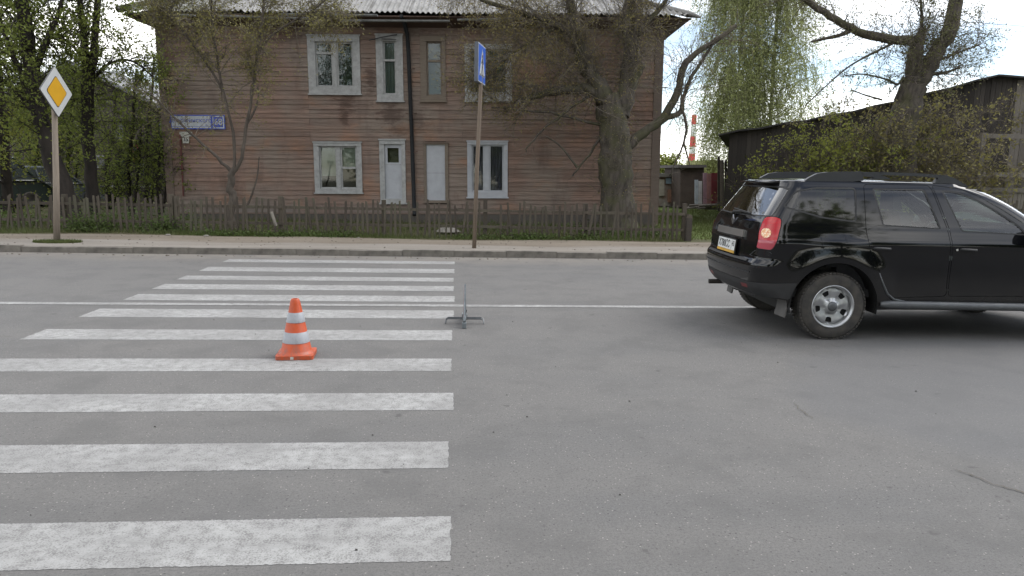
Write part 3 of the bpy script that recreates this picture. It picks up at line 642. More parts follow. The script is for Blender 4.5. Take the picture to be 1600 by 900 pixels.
def S(u, z):
    r, cx, cy = rx(z), crx(z), cry(z)
    if u >= 0: x = r+cx+u; return (x, side_y(x, z))
    w = side_y(r+cx, z)
    if u >= -CA: p = -u/CA*math.pi/2; return (r+cx*(1-math.sin(p)), w-cy+cy*math.cos(p))
    y = w-cy-(-u-CA); k = y/(w-cy); return (r-.032*(1-k*k), y)
def P3(u, z): x, y = S(u, z); return Vector((x, y, z))
def N3(u, z):
    e = .004; a = P3(u+e, z)-P3(u-e, z); b = P3(u, z+e)-P3(u, z-e); n = a.cross(b)
    n = -n if n.y*1+(0 if u > -CA else -n.x) < 0 else n
    return n.normalized() if n.length > 1e-9 else Vector((0, 1, 0))
def umax(z): return fx(z)-rx(z)-crx(z)
def ucen(z): return -CA-(side_y(rx(z)+crx(z), z)-cry(z))
def sideuv(x, z): return (x-rx(z)-crx(z), z)
def rearuv(y, z): return (-CA-(side_y(rx(z)+crx(z), z)-cry(z)-y), z)
def dens(poly, conv, step=.025, closed=True):
    out = []; n = len(poly)
    for i in range(n if closed else n-1):
        p, q = poly[i], poly[(i+1) % n]; L = math.hypot(q[0]-p[0], q[1]-p[1]); k = max(1, int(L/step))
        for j in range(k): t = j/k; out.append(conv(p[0]+(q[0]-p[0])*t, p[1]+(q[1]-p[1])*t))
    return out
def rounded(poly, r, n=4):
    out = []; m = len(poly)
    for i in range(m):
        p, c, q = Vector(poly[i-1]), Vector(poly[i]), Vector(poly[(i+1) % m]); a, b = (p-c), (q-c); rr = min(r, a.length*.45, b.length*.45)
        s0, s1 = c+a.normalized()*rr, c+b.normalized()*rr
        for k in range(n+1): t = k/n; out.append(tuple((s0*(1-t)**2+c*2*t*(1-t)+s1*t*t)))
    return out
def inset(poly, d):
    m = len(poly); out = []
    ar = sum(poly[i][0]*poly[(i+1) % m][1]-poly[(i+1) % m][0]*poly[i][1] for i in range(m)); sg = 1 if ar > 0 else -1
    for i in range(m):
        p, c, q = Vector(poly[i-1]), Vector(poly[i]), Vector(poly[(i+1) % m]); t = (q-p)
        if t.length < 1e-9: out.append(tuple(c)); continue
        t.normalize(); nn = Vector((-t.y, t.x))*sg; out.append(tuple(c+nn*d))
    return out
ZB, ZTOP = .30, 1.60
arch = lambda wx, r: [(wx+r*math.cos(w), .345+r*math.sin(w)) for w in np.linspace(math.pi*1.04, -.04*math.pi, 30)]
low = []
for p, q in ((None, None),):
    low += [('c', None)]
zz = lambda a, b, n: [a+(b-a)*i/n for i in range(n)]
outer = []
def bottom_z(x): return ZB+.12*sst((-.35-x)/.3)
# outer boundary: rear centre bottom -> along the bottom with wheel arches -> nose -> up the front -> along the top -> down the rear centre
A1, A2 = arch(0, .452), arch(2.673, .445)
outer += [(ucen(.40)+(-CA-ucen(.40))*t, .40) for t in np.linspace(0, 1, 14)[:-1]]
outer += [(-CA*(1-t), .40+.02*math.sin(t*3.14)) for t in np.linspace(0, 1, 8)[:-1]]
seg = [(rx(.40)+crx(.40), .40), (-.46, .345)]
outer += dens(seg, sideuv, closed=False) + [sideuv(*p) for p in A1] + dens([(.47, .31), (2.22, .31)], sideuv, closed=False) + [sideuv(*p) for p in A2] + dens([(3.13, .31), (fx(.31)-.03, .31)], sideuv, closed=False)
outer += [(umax(z), z) for z in np.linspace(.31, ZTOP, 90)]
outer += [(u, ZTOP) for u in np.linspace(umax(ZTOP)-.03, ucen(ZTOP), 70)[1:-1]]
outer += [(ucen(z), z) for z in np.linspace(ZTOP, .40, 60)[:-1]]
sv = lambda poly, r=.04: [sideuv(*p) for p in (lambda q: [v for i in range(len(q)) for v in [(q[i][0]+(q[(i+1) % len(q)][0]-q[i][0])*t, q[i][1]+(q[(i+1) % len(q)][1]-q[i][1])*t) for t in np.linspace(0, 1, max(1, int(math.hypot(q[(i+1) % len(q)][0]-q[i][0], q[(i+1) % len(q)][1]-q[i][1])/.03))+1)[:-1]]])(rounded(poly, r))]
reg = {}
reg['quarter_window'] = sv([(-.53, 1.335), (-.40, 1.505), (-.20, 1.545), (.235, 1.55), (.20, 1.20), (-.15, 1.235)], .045)
reg['rear_window_side'] = sv([(.40, 1.545), (.955, 1.545), (1.075, 1.145), (.465, 1.170)], .03)
reg['front_window_side'] = sv([(1.125, 1.54), (1.30, 1.525), (1.50, 1.45), (1.70, 1.335), (1.90, 1.20), (1.965, 1.125), (1.95, 1.10), (1.285, 1.125), (1.17, 1.42)], .03)
reg['rear_door'] = sv([(.315, 1.585), (1.02, 1.588), (1.145, 1.13), (1.20, .46), (.62, .435), (.515, .52), (.455, .66), (.40, .80), (.31, .95), (.285, 1.15)], .05)
reg['front_door'] = sv([(1.035, 1.588), (1.33, 1.56), (1.52, 1.485), (1.73, 1.365), (1.95, 1.225), (2.10, 1.09), (2.17, .95), (2.17, .47), (1.215, .46), (1.16, 1.13)], .04)
def ruv(pts): return [v for v in dens(pts, lambda y, z: rearuv(y, z), .03)]
lamp_uv = [(-.20, 1.235), (-.12, 1.245), (-.06, 1.225), (-.045, 1.16), (-.055, 1.05), (-.08, .94), (-.10, .905), (-.205, .91), (-.228, .925), (-.222, 1.06), (-.21, 1.16)]
reg['tail_lamp'] = dens(rounded(lamp_uv, .03), lambda u, z: (u, z), .03)
bump_uv = [(-.235, .893), (-.105, .888), (-.09, .875), (-.20, .825), (-.33, .83)]
reg['fuel_flap'] = sv([(-.19, 1.10), (.06, 1.10), (.09, .93), (-.17, .93)], .03)
gw = lambda z, k: ucen(z)*(1-k)+(-CA)*k
reg['rear_glass'] = [(ucen(z), z) for z in np.linspace(1.545, 1.225, 16)] + [(ucen(1.225)+(-CA+.115-ucen(1.225))*t, 1.225+.012*t*t) for t in np.linspace(0, 1, 16)[1:]] + [(-CA+.13+.03*t, 1.25+.27*t) for t in np.linspace(0, 1, 12)[1:]] + [(-CA+.13+(ucen(1.545)+CA-.13)*t, 1.545+.0*t) for t in np.linspace(0, 1, 14)[1:-1]]
reg['lower_bumper'] = [(ucen(.56)+(-CA-ucen(.56))*t, .56) for t in np.linspace(0, 1, 12)] + [(-CA*(1-t), .56+.015*t) for t in np.linspace(0, 1, 8)[1:]] + dens([(rx(.575)+crx(.575), .575), (-.40, .585)], sideuv, closed=False)[1:] + [sideuv(-.40, .585), sideuv(-.425, .50), sideuv(-.45, .42)] + dens([(-.455, .402), (rx(.42)+crx(.42), .425)], sideuv, closed=False)[1:] + [(-CA*t, .425-.005*t) for t in np.linspace(0, 1, 8)[1:]] + [(-CA+(ucen(.42)+CA)*t, .42) for t in np.linspace(0, 1, 12)[1:]]
reg['windscreen'] = [sideuv(fx(z)-.30-.02, z) for z in np.linspace(1.15, 1.56, 16)] + [(umax(z)+.02, z) for z in np.linspace(1.56, 1.15, 16)]
reg['headlamp'] = sv([(2.98, .90), (3.30, .87), (3.40, .78), (3.38, .70), (3.10, .73)], .04)
# constrained triangulation over the unrolled body
pts2 = []; faces2 = []; names2 = []
def addpoly(name, poly):
    ar = sum(poly[i][0]*poly[(i+1) % len(poly)][1]-poly[(i+1) % len(poly)][0]*poly[i][1] for i in range(len(poly)))
    if ar < 0: poly = poly[::-1]
    base = len(pts2); pts2.extend(Vector(p) for p in poly); faces2.append(list(range(base, base+len(poly)))); names2.append(name)
addpoly('outer', outer)
for k in reg: addpoly(k, reg[k])
trims = {'quarter_window': .016, 'rear_window_side': .014, 'front_window_side': .014, 'rear_glass': .014, 'windscreen': .02, 'rear_door': .005, 'front_door': .005, 'fuel_flap': .003, 'tail_lamp': .007}
for k, d in trims.items():
    q_ = inset(reg[k], d)
    if k == 'rear_glass': q_ = [(u-.06, z) if u-ucen(z) < .03 else (u, z) for u, z in q_]
    if k == 'windscreen': q_ = [(u+.08, z) if umax(z)-u < .035 else (u, z) for u, z in q_]
    addpoly(k+'_in', q_)
for z in np.arange(.32, 1.60, .028):
    for u in np.arange(-1.0, 4.3, .04): pts2.append(Vector((u+.013*math.sin(z*97), z)))
    for e in (.0004, .0015, .004, .009, .018): pts2.append(Vector((umax(z)-e, z)))
rv, re_, rf, _, _, rof = delaunay_2d_cdt(pts2, [], faces2, 0, 1e-5)
pos = [P3(v.x, v.y) for v in rv]; nor = [N3(v.x, v.y) for v in rv]
prio = ['quarter_window', 'rear_window_side', 'front_window_side', 'tail_lamp', 'fuel_flap', 'rear_glass', 'windscreen', 'headlamp', 'lower_bumper', 'rear_door', 'front_door']
bucket = {}
for f, of in zip(rf, rof):
    s_ = {names2[i] for i in of}
    if 'outer' not in s_: continue
    key = 'body'
    for k in prio:
        if k in s_:
            key = k
            if k in trims and k+'_in' not in s_: key = k+'_seal'
            break
    bucket.setdefault(key, []).append(f)
car = thing('black_suv', 'black off-road car with roof rails and steel wheels driving off to the right', 'car', (3.88, 7.83, .002), (0, 0, R(-1.5)))
def shell(name, key, mat, parent, sgn, off=0.0):
    ids = {}; vs = []; ns = []; fs = []
    for f in bucket[key]:
        g = []
        for i in f:
            if i not in ids:
                ids[i] = len(vs); p = pos[i]+nor[i]*off; vs.append((p.x, p.y*sgn, p.z)); ns.append((nor[i].x, nor[i].y*sgn, nor[i].z))
            g.append(ids[i])
        a, b, c = (Vector(vs[i]) for i in g[:3]); nn = (b-a).cross(c-a)
        if nn.dot(Vector(ns[g[0]])) < 0: g = g[::-1]
        fs.append(tuple(g))
    me = bpy.data.meshes.new(name); me.from_pydata(vs, [], fs); me.materials.append(mat); me.polygons.foreach_set('use_smooth', [True]*len(fs)); me.update()
    me.normals_split_custom_set_from_vertices(ns)
    return me
def join_shell(name, key, mat, parent, off=0.0):       # both halves as one mesh (middle pieces)
    a = shell(name, key, mat, None, -1, off); b = shell(name, key, mat, None, 1, off)
    va = [tuple(v.co) for v in a.vertices]; vb = [tuple(v.co) for v in b.vertices]; na = len(va)
    fa = [tuple(p.vertices) for p in a.polygons]; fb = [tuple(i+na for i in p.vertices) for p in b.polygons]
    ns = [tuple(n.vector) for n in a.corner_normals]; 
    me = bpy.data.meshes.new(name); me.from_pydata(va+vb, [], fa+fb); me.materials.append(mat); me.polygons.foreach_set('use_smooth', [True]*(len(fa)+len(fb))); me.update()
    me.normals_split_custom_set([tuple(n.vector) for n in a.corner_normals]+[tuple(n.vector) for n in b.corner_normals])
    return obj(name, me, parent)
body = join_shell('body', 'body', M_CAR, car)
join_shell('lower_bumper', 'lower_bumper', M_PLAS, car, .004)
rg = join_shell('rear_window', 'rear_glass', M_AUTOR, car, -.004); join_shell('seal', 'rear_glass_seal', M_SEAL, rg, -.001)
ws = join_shell('windscreen', 'windscreen', M_AUTO, car, -.003); join_shell('seal', 'windscreen_seal', M_SEAL, ws, -.001)
def lamp_mat():
    m = Mat('tail_lamp_lens', (.5, .02, .03), .15, coat=.15); sep = m.node('ShaderNodeSeparateXYZ'); m.l.new(m.coord(), sep.inputs[0]); z_ = sep.outputs['Z']
    wv = m.node('ShaderNodeTexWave'); wv.inputs['Scale'].default_value = 22; wv.bands_direction = 'Z'; m.l.new(m.coord(), wv.inputs['Vector'])
    c = m.mix(m.ramp(wv.outputs['Fac'], .3, .7, 0, .5), (.42, .004, .008), (.24, .003, .006))
    c = m.mix(m.ramp(z_, 1.01, 1.0), c, (.36, .06, .08)); m.color(c); return m.m
M_LENS = lamp_mat()
def place(u, z, sgn, off=0.0): p = P3(u, z)+N3(u, z)*off; return Vector((p.x, p.y*sgn, p.z))
for sg in (-1, 1):
    def sh(n, k, m, par=car, off=0.0): return obj(n, shell(n, k, m, None, sg, off), par)
    q = sh('quarter_window', 'quarter_window', M_AUTOD, car, -.004); sh('seal', 'quarter_window_seal', M_SEAL, q, -.001)
    for dn, wn_ in (('rear_door', 'rear_window_side'), ('front_door', 'front_window_side')):
        d = sh(dn, dn, M_CAR); sh('door_gap', dn+'_seal', M_SEAL, d, -.012); sh('window', wn_, M_AUTO, d, -.006); sh('window_seal', wn_+'_seal', M_SEAL, d, -.001)
        hx = .36 if dn == 'rear_door' else 1.26
        y = sg*(side_y(hx+.08, .945)+.004)
        MB().tube([(hx, y-sg*.01, .95), (hx+.02, y+sg*.022, .95), (hx+.15, y+sg*.022, .945), (hx+.175, y-sg*.01, .945)], [.014, .015, .015, .014], 8).build('handle', M_PLAS, d, True)
        if dn == 'front_door': MB().lathe([(.001, 0), (.012, 0), (.012, .006), (.001, .006)], 12, 'y', (hx-.035, y+sg*.001-.003, .945)).build('keyhole', M_CHR, d)
    l = sh('tail_lamp', 'tail_lamp', M_LENS, car, .004); sh('lamp_gap', 'tail_lamp_seal', M_SEAL, l, -.004)
    ff = sh('fuel_flap', 'fuel_flap', M_CAR); sh('flap_gap', 'fuel_flap_seal', M_SEAL, ff, -.004)
    c0 = [place(-.150+.040*math.cos(w), 1.075+.048*math.sin(w), sg, .0075) for w in np.linspace(0, 6.283, 21)[:-1]]
    tl_ = Mat('turn_lens', (.75, .55, .35), .15, coat=.8); vo_ = tl_.node('ShaderNodeTexVoronoi'); vo_.inputs['Scale'].default_value = 45; tl_.l.new(tl_.coord(), vo_.inputs['Vector']); tl_.color(tl_.mix(tl_.ramp(vo_.outputs['Distance'], .2, .55), (.75, .62, .42), (.60, .25, .08)))
    MB().add(c0, [tuple(range(20))]).build('turn_lens', tl_.m, l)
    sh('headlamp', 'headlamp', simple('headlamp_lens', (.55, .57, .6), .08, .2, 10, coat=1.0))
    # reflector in the bumper, mud flap, sill, roof rail
    rf_ = [place(u, z, sg, .007) for u, z in ((-.40, .525), (-.26, .53), (-.26, .49), (-.40, .485))]; MB().add(rf_, [(0, 1, 2, 3)]).build('bumper_reflector', simple('dull_red', (.16, .02, .02), .4), car)
    sc_ = [place(u, z, sg, .006) for u, z in bump_uv]; MB().add(sc_, [tuple(range(5))]).build('lamp_trim', M_SATIN, car)
    sx = sg*.875; MB().tube([(.50, sx, .375), (.60, sx+sg*.012, .372), (1.4, sx+sg*.014, .365), (2.1, sx+sg*.012, .36), (2.22, sx, .36)], [.03, .042, .042, .042, .03], 10).build('sill', M_SATIN, car, True)
    MB().tube([(.44, sg*(side_y(.45, .7)+.004), .70), (.50, sg*(side_y(.50, .58)+.004), .575), (.56, sg*(side_y(.56, .48)+.005), .48), (.64, sg*(side_y(.64, .43)+.006), .425), (.75, sg*.885, .405)], [.004, .009, .011, .012, .01], 6).build('door_edge_trim', M_SATIN, car, True)
    MB().hexa([(-.50, sg*.64, .22), (-.485, sg*.64, .22), (-.47, sg*.85, .22), (-.485, sg*.85, .22)], [(-.455, sg*.64, .45), (-.44, sg*.64, .45), (-.43, sg*.86, .45), (-.445, sg*.86, .45)]).build('mud_flap', simple('grey_rubber', (.11, .105, .10), .8, .3, 8), car)
    ry = sg*.615
    rail = MB(); 
    foot = lambda pr: rail.prism(pr, ry-.026, ry+.026, 'y')
    foot([(-.30, 1.595), (-.24, 1.64), (-.16, 1.682), (-.05, 1.70), (.30, 1.712), (.32, 1.692), (.33, 1.62), (.20, 1.605)])
    foot([(.31, 1.676), (.30, 1.708), (.60, 1.711), (.95, 1.704), (1.14, 1.692), (1.14, 1.662), (.95, 1.674), (.60, 1.680)])
    foot([(1.14, 1.695), (1.22, 1.686), (1.30, 1.662), (1.37, 1.625), (1.46, 1.575), (1.30, 1.59), (1.08, 1.595), (1.13, 1.675)])
    rail.build('roof_rail', simple('rail_plastic', (.035, .037, .04), .45, .2, 8), car, R(35))
    mir = MB().lathe([(.001, -.06), (.07, -.05), (.085, 0), (.075, .05), (.001, .06)], 16, 'x', (2.02, sg*1.0, 1.13)); mir.tube([(2.03, sg*.86, 1.10), (2.03, sg*.96, 1.12)], .02, 6).build('mirror', M_PLAS, car, True)
# roof skin
us = np.concatenate([np.linspace(ucen(1.6), umax(1.6)-.03, 60), umax(1.6)-np.array([.015, .006, .002, .0])]); ring = [S(u, 1.6) for u in us]; rb = MB(); K = 9; vs = []
xr_, xf_ = min(p[0] for p in ring), max(p[0] for p in ring)
for k in range(K+1):
    t = k/K; c_, s_ = math.cos(t*math.pi/2), math.sin(t*math.pi/2)
    for (x, y) in ring:
        xx = x+(min(max(x, xr_+.4), xf_-.5)-x)*(1-c_); vs.append((xx, -y*c_, 1.6+(.042-.012*((xx-.4)/1.0)**2)*s_))
n = len(ring); fs = [(k*n+i, k*n+i+1, (k+1)*n+i+1, (k+1)*n+i) for k in range(K) for i in range(n-1)]
m0 = len(vs); vs += [(x, -y, z) for (x, y, z) in vs]; fs += [tuple(m0+i for i in f)[::-1] for f in fs]
rb.add(vs, fs).build('roof', M_CAR, car, True)
MB().hexa([(-.565, -.42, 1.573), (-.40, -.52, 1.585), (-.40, .52, 1.585), (-.565, .42, 1.573)], [(-.57, -.42, 1.592), (-.36, -.48, 1.618), (-.36, .48, 1.618), (-.57, .42, 1.592)]).build('spoiler', M_CAR, car, True)
# rear details
def rp(y, z, off=0.0): u, _ = rearuv(abs(y), z); p = P3(u, z)+N3(u, z)*off; return Vector((p.x, math.copysign(p.y, y), p.z))
def rear_panel(name, y0, y1, z0, z1, off, mat, n=10, par=car, thick=.012):
    b = MB(); f_ = []; k_ = []
    for i in range(n+1):
        y = y0+(y1-y0)*i/n; y = y if abs(y) > 1e-4 else 1e-4
        for z in (z0, z1): f_.append(rp(y, z, off)); k_.append(rp(y, z, off-thick))
    b.add(f_+k_, [(2*i, 2*i+2, 2*i+3, 2*i+1) for i in range(n)]+[(2*i+2*n+2, 2*i+1+2*n+2, 2*i+3+2*n+2, 2*i+2+2*n+2) for i in range(n)]+[(2*i, 2*i+2*n+2, 2*i+2*n+4, 2*i+2) for i in range(n)]+[(2*i+1, 2*i+3, 2*i+2*n+5, 2*i+2*n+3) for i in range(n)]+[(0, 1, 2*n+3, 2*n+2), (2*n, 4*n+2, 4*n+3, 2*n+1)])
    return b.build(name, mat, par, R(40))
ch = rear_panel('boot_handle', -.40, .40, 1.00, 1.075, .020, M_CHR, 14, thick=.03)
rear_panel('handle_recess', -.37, .37, .985, 1.0, .012, M_SEAL, 8, ch)
plate = MB().box(-.262, -.006, -.058, .262, .0, .058).build('number_plate', simple('plate_white', (.62, .63, .62), .5, .15, 10), car, loc=rp(1e-4, .895, .022), rot=(R(3), 0, R(-90)))
plate.rotation_euler = (R(-6), 0, R(-90))
MB().box(-.275, -.002, -.09, .275, .01, .072).build('plate_frame', M_SEAL, plate); MB().box(-.27, -.0065, -.088, .27, -.003, -.060).build('frame_strip', simple('orange_strip', (.55, .32, .05), .6, .3, 8), plate)
obj('plate_text', text_mesh('plate_text', 'Х780СС', .115, M_BLACK, .0006, bold=.001, sx=.85), plate, (-.06, -.0075, -.004), (R(90), 0, 0)); obj('plate_region', text_mesh('plate_region', '43', .078, M_BLACK, .0006, bold=.001, sx=.85), plate, (.215, -.0075, .012), (R(90), 0, 0))
MB().box(.165, -.0072, -.05, .168, -.006, .05).build('plate_divider', M_BLACK, plate)
em = rp(1e-4, 1.16, .012); e0 = MB()
for s_ in (-1, 1):
    e0.hexa([(-.003, s_*.0, .055), (-.003, s_*.036, 0), (-.003, s_*.020, 0), (-.003, s_*.0, .026)], [(.006, s_*.0, .055), (.006, s_*.036, 0), (.006, s_*.020, 0), (.006, s_*.0, .026)])
    e0.hexa([(-.003, s_*.0, -.055), (-.003, s_*.036, 0), (-.003, s_*.020, 0), (-.003, s_*.0, -.026)], [(.006, s_*.0, -.055), (.006, s_*.036, 0), (.006, s_*.020, 0), (.006, s_*.0, -.026)])
e0.build('emblem', M_CHR, car, loc=em)
wa, wb = rp(-.40, 1.235, .02), rp(.10, 1.262, .02)
MB().tube([rp(.06, 1.215, .02), rp(.05, 1.235, .03), wa*.45+wb*.55, wa], [.02, .018, .012, .006], 6).build('rear_wiper', M_SEAL, car, True)
MB().tube([wa+Vector((-.004, 0, .012)), wb+Vector((-.004, 0, .012))], .007, 5).build('wiper_blade', M_SEAL, car)
rear_panel('bumper_step', -.60, .60, .765, .785, .012, M_PLAS, 14)
rear_panel('bumper_crease', -.66, .66, .655, .67, .006, M_PLAS, 14, thick=.01)
MB().tube([(-.60, .50, .39), (-.83, .52, .385)], .028, 10).build('tail_pipe', simple('pipe_steel', (.06, .055, .05), .5, .3, 8, metal=.7), car)
MB().box(-.62, -.55, .40, -.45, .55, .50).box(-.45, -.56, .27, 3.2, .56, .42).build('underbody', M_SEAL, car)
for wx in (0, 2.673):
    for sg in (-1, 1):
        b = MB(); prof = []; n = 24; vs = []
        for i in range(n+1):
            w = math.pi*1.1*(i/n)-math.pi*.05; vs += [(wx+.47*math.cos(w), sg*.58, .345+.47*math.sin(w)), (wx+.455*math.cos(w), sg*.91, .345+.455*math.sin(w))]
        b.add(vs, [(2*i, 2*i+2, 2*i+3, 2*i+1) for i in range(n)]); b.add([(wx+.47*math.cos(w), sg*.58, .345+.47*math.sin(w)) for w in np.linspace(-.05*math.pi, 1.05*math.pi, 24)], [tuple(range(24))]); b.build('wheel_well', M_SEAL, car)
# cabin
MB().box(-.55, -.74, .42, 2.3, .74, .50).box(-.70, -.70, .5, -.40, .70, .98).box(1.95, -.70, .5, 2.35, .70, 1.06).build('cabin_floor', M_CAB, car)
for nm, y, w, xb in (('front_seat', -.37, .25, 1.05), ('front_seat', .37, .25, 1.05), ('rear_seat', -.42, .27, .12), ('rear_seat', .42, .27, .12)):
    s_ = MB().hexa([(xb, y-w, .5), (xb+.55, y-w, .5), (xb+.55, y+w, .5), (xb, y+w, .5)], [(xb-.02, y-w, .78), (xb+.52, y-w, .82), (xb+.52, y+w, .82), (xb-.02, y+w, .78)]).hexa([(xb-.12, y-w, .72), (xb+.06, y-w, .74), (xb+.06, y+w, .74), (xb-.12, y+w, .72)], [(xb-.27, y-w*.8, 1.30), (xb-.17, y-w*.8, 1.30), (xb-.17, y+w*.8, 1.30), (xb-.27, y+w*.8, 1.30)])
    s_.build(nm, M_SEAT, car); MB().hexa([(xb-.29, y-.13, 1.32), (xb-.19, y-.13, 1.32), (xb-.19, y+.13, 1.32), (xb-.29, y+.13, 1.32)], [(xb-.31, y-.10, 1.50), (xb-.22, y-.10, 1.50), (xb-.22, y+.10, 1.50), (xb-.31, y+.10, 1.50)]).build('headrest', M_SEAT, car)
MB().lathe([(.165, -.012), (.18, 0), (.165, .012), (.15, 0), (.165, -.012)], 24, 'x', (1.80, .37, .98)).build('steering_wheel', M_CAB, car, True)
# wheels
M_TYRE = Mat('tyre', (.03, .03, .03), .9); f_ = M_TYRE.noise(9, 4, .6); M_TYRE.color(M_TYRE.mix(M_TYRE.ramp(f_, .35, .7), (.028, .027, .026), (.07, .062, .052))); M_TYRE = M_TYRE.m
M_RIM = simple('silver_rim', (.46, .47, .48), .32, .25, 14, metal=.75); M_RIMD = simple('rim_dark', (.015, .015, .017), .7)
tyre_me = MB().lathe([(.205, -.10), (.225, -.106), (.27, -.112), (.315, -.104), (.335, -.088), (.343, -.055), (.343, .055), (.335, .088), (.315, .104), (.27, .112), (.225, .106), (.205, .10)], 56, 'y').mesh('tyre', M_TYRE, R(50))
tread = MB()
for k in range(56):
    w = 2*math.pi*k/56; 
    for (ya_, yb_, tw) in ((-.100, -.045, .02), (-.035, .035, -.012), (.045, .100, .02)):
        for_ = []
        a0, a1 = w, w+.075
        f4 = lambda r: [(r*math.cos(a0), ya_, r*math.sin(a0)), (r*math.cos(a1), ya_, r*math.sin(a1)), (r*math.cos(a1+tw), yb_, r*math.sin(a1+tw)), (r*math.cos(a0+tw), yb_, r*math.sin(a0+tw))]
        tread.hexa(f4(.333), f4(.347))
tread_me = tread.mesh('tread', M_TYRE)
def rim_mesh():
    out = [(.213*math.cos(w), .213*math.sin(w)) for w in np.linspace(0, 2*math.pi, 61)[:-1]]; P_ = [Vector(p) for p in out]; Fc = [list(range(60))]
    for k in range(5):
        w = math.pi/2+math.pi+2*math.pi*k/5; e = Vector((math.cos(w), math.sin(w))); t_ = Vector((-e.y, e.x))
        hole = rounded([tuple(e*.115+t_*.024), tuple(e*.165+t_*.036), tuple(e*.165-t_*.036), tuple(e*.115-t_*.024)], .014); hole = hole if sum(hole[i][0]*hole[(i+1) % len(hole)][1]-hole[(i+1) % len(hole)][0]*hole[i][1] for i in range(len(hole))) > 0 else hole[::-1]; b_ = len(P_); P_ += [Vector(h) for h in hole]; Fc.append(list(range(b_, len(P_))))
    for r in (.03, .06, .08, .095, .11, .13, .15, .165, .175, .185, .195, .205):
        for w in np.linspace(0, 2*math.pi, 61)[:-1]: P_.append(Vector((r*math.cos(w), r*math.sin(w))))
    v, e, f, _, _, of = delaunay_2d_cdt(P_, [], Fc, 0, 1e-6)
    def dep(x, y):
        r = math.hypot(x, y); w = math.atan2(y, x)+math.pi/2; sp = .5+.5*math.cos(5*w)                # sp=1 at the holes
        d = float(np.interp(r, (0, .05, .062, .085, .12, .165, .19, .2, .213), (.006, .004, -.004, -.026, -.016, -.012, -.020, -.034, -.012)))
        return d-.012*sp*(1 if .08 < r < .185 else 0)
    fs = [tuple(t) for t, o in zip(f, of) if o == [0]]
    b = MB().add([(p.x, -dep(p.x, p.y), p.y) for p in v], fs); return b.mesh('rim', M_RIM, R(40))
rim_me = rim_mesh(); disc_me = MB().lathe([(.001, .0), (.20, 0), (.20, .1), (.001, .1)], 32, 'y', (0, .05, 0)).mesh('brake_drum', M_RIMD); lip_me = MB().lathe([(.205, .0), (.212, -.012), (.222, -.008), (.222, .01), (.205, .02)], 56, 'y').mesh('rim_lip', M_RIM, True); cap_me = MB().lathe([(.001, -.020), (.024, -.018), (.044, -.010), (.05, .0), (.05, .015)], 28, 'y').mesh('hub_cap', M_SATIN, True)
for wx in (0.0, 2.673):
    for sg in (-1, 1):
        ro = R(180) if sg > 0 else 0
        ty = obj('wheel', tyre_me, car, (wx, sg*.785, .345), (0, 0, ro)); ty.rotation_euler = (0, R(7 if wx == 0 else 30), ro)
        obj('tread', tread_me, ty); obj('rim', rim_me, ty, (0, -.095, 0)); obj('brake_drum', disc_me, ty, (0, -.09, 0)); obj('rim_lip', lip_me, ty, (0, -.10, 0)); obj('hub_cap', cap_me, ty, (0, -.098, 0))
# ================================================================== BACKGROUND BUILDINGS
M_PLANK = rand_wood('shed_plank', ((.075, .066, .058), (.042, .037, .033), (.025, .022, .02)), grain=(10, 10, .4))
M_GREY = rand_wood('grey_plank', ((.20, .18, .155), (.14, .125, .108), (.08, .07, .06)), grain=(10, 10, .4))
unit = MB().box(0, -.012, 0, 1, .012, 1).mesh('plank', M_PLANK); unit_g = MB().box(0, -.012, 0, 1, .012, 1).mesh('plank', M_GREY)
pa, pb = at(1141, 206, 23.4), at(1556, 117, 20.6); dr = (pb-pa); dr.z = 0; SL_ = dr.length; d_ = dr.normalized(); ang = math.atan2(d_.y, d_.x)
shed = thing('plank_shed', 'long dark plank shed with sloping roof behind the bushes', 'shed', (pa.x, pa.y, 0), (0, 0, ang))
z0_, z1_ = pa.z, pb.z; rng = random.Random(31)
def rl(x): return z0_+(z1_-z0_)*x/SL_-.16*math.sin(min(1, x/SL_)*math.pi) if x < SL_ else z1_-(x-SL_)*(z1_-z0_)/SL_*.62
x = 0.0
while x < SL_*1.9:
    w = rng.uniform(.11, .17); obj('plank', unit_g if x > SL_+.5 and rng.random() < .7 else unit, shed, (x, rng.uniform(-.012, .012), .05), None, (w-.008, 1, rl(x+w/2)-.09+rng.uniform(-.03, .03))); x += w
LXB = [SL_*1.9*i/20 for i in range(21)]; LXB = sorted(LXB+[SL_]); MB().prism([(0, .05)]+[(SL_*1.9, .05)]+[(q, rl(q)-.05) for q in LXB[::-1]], .02, .06, 'y').build('backing', M_DARK, shed)
n = 22; LX = [-.35+(SL_*1.9+.35)*i/n for i in range(n+1)]; LX = sorted(LX+[SL_])
rr = MB(); vs = []
for xx in LX:
    zz_ = rl(max(xx, 0))+(xx*.2 if xx < 0 else 0)+.02*math.sin(xx*5); vs += [(xx, -.28, zz_), (xx, 9, zz_), (xx, 9, zz_-.05), (xx, -.28, zz_-.05)]
rr.add(vs, [(4*i+k, 4*i+(k+1) % 4, 4*i+4+(k+1) % 4, 4*i+4+k) for i in range(len(LX)-1) for k in range(4)]+[(0, 1, 2, 3)]).build('roof', simple('felt_roof', (.055, .052, .05), .95, .4, 5), shed)
MB().box(-.02, .03, .05, .04, 9, z0_-.08).build('side_wall', M_PLANK, shed); MB().box(0, 8.95, .05, SL_*1.9, 9, 2.8).build('rear_wall', M_PLANK, shed)
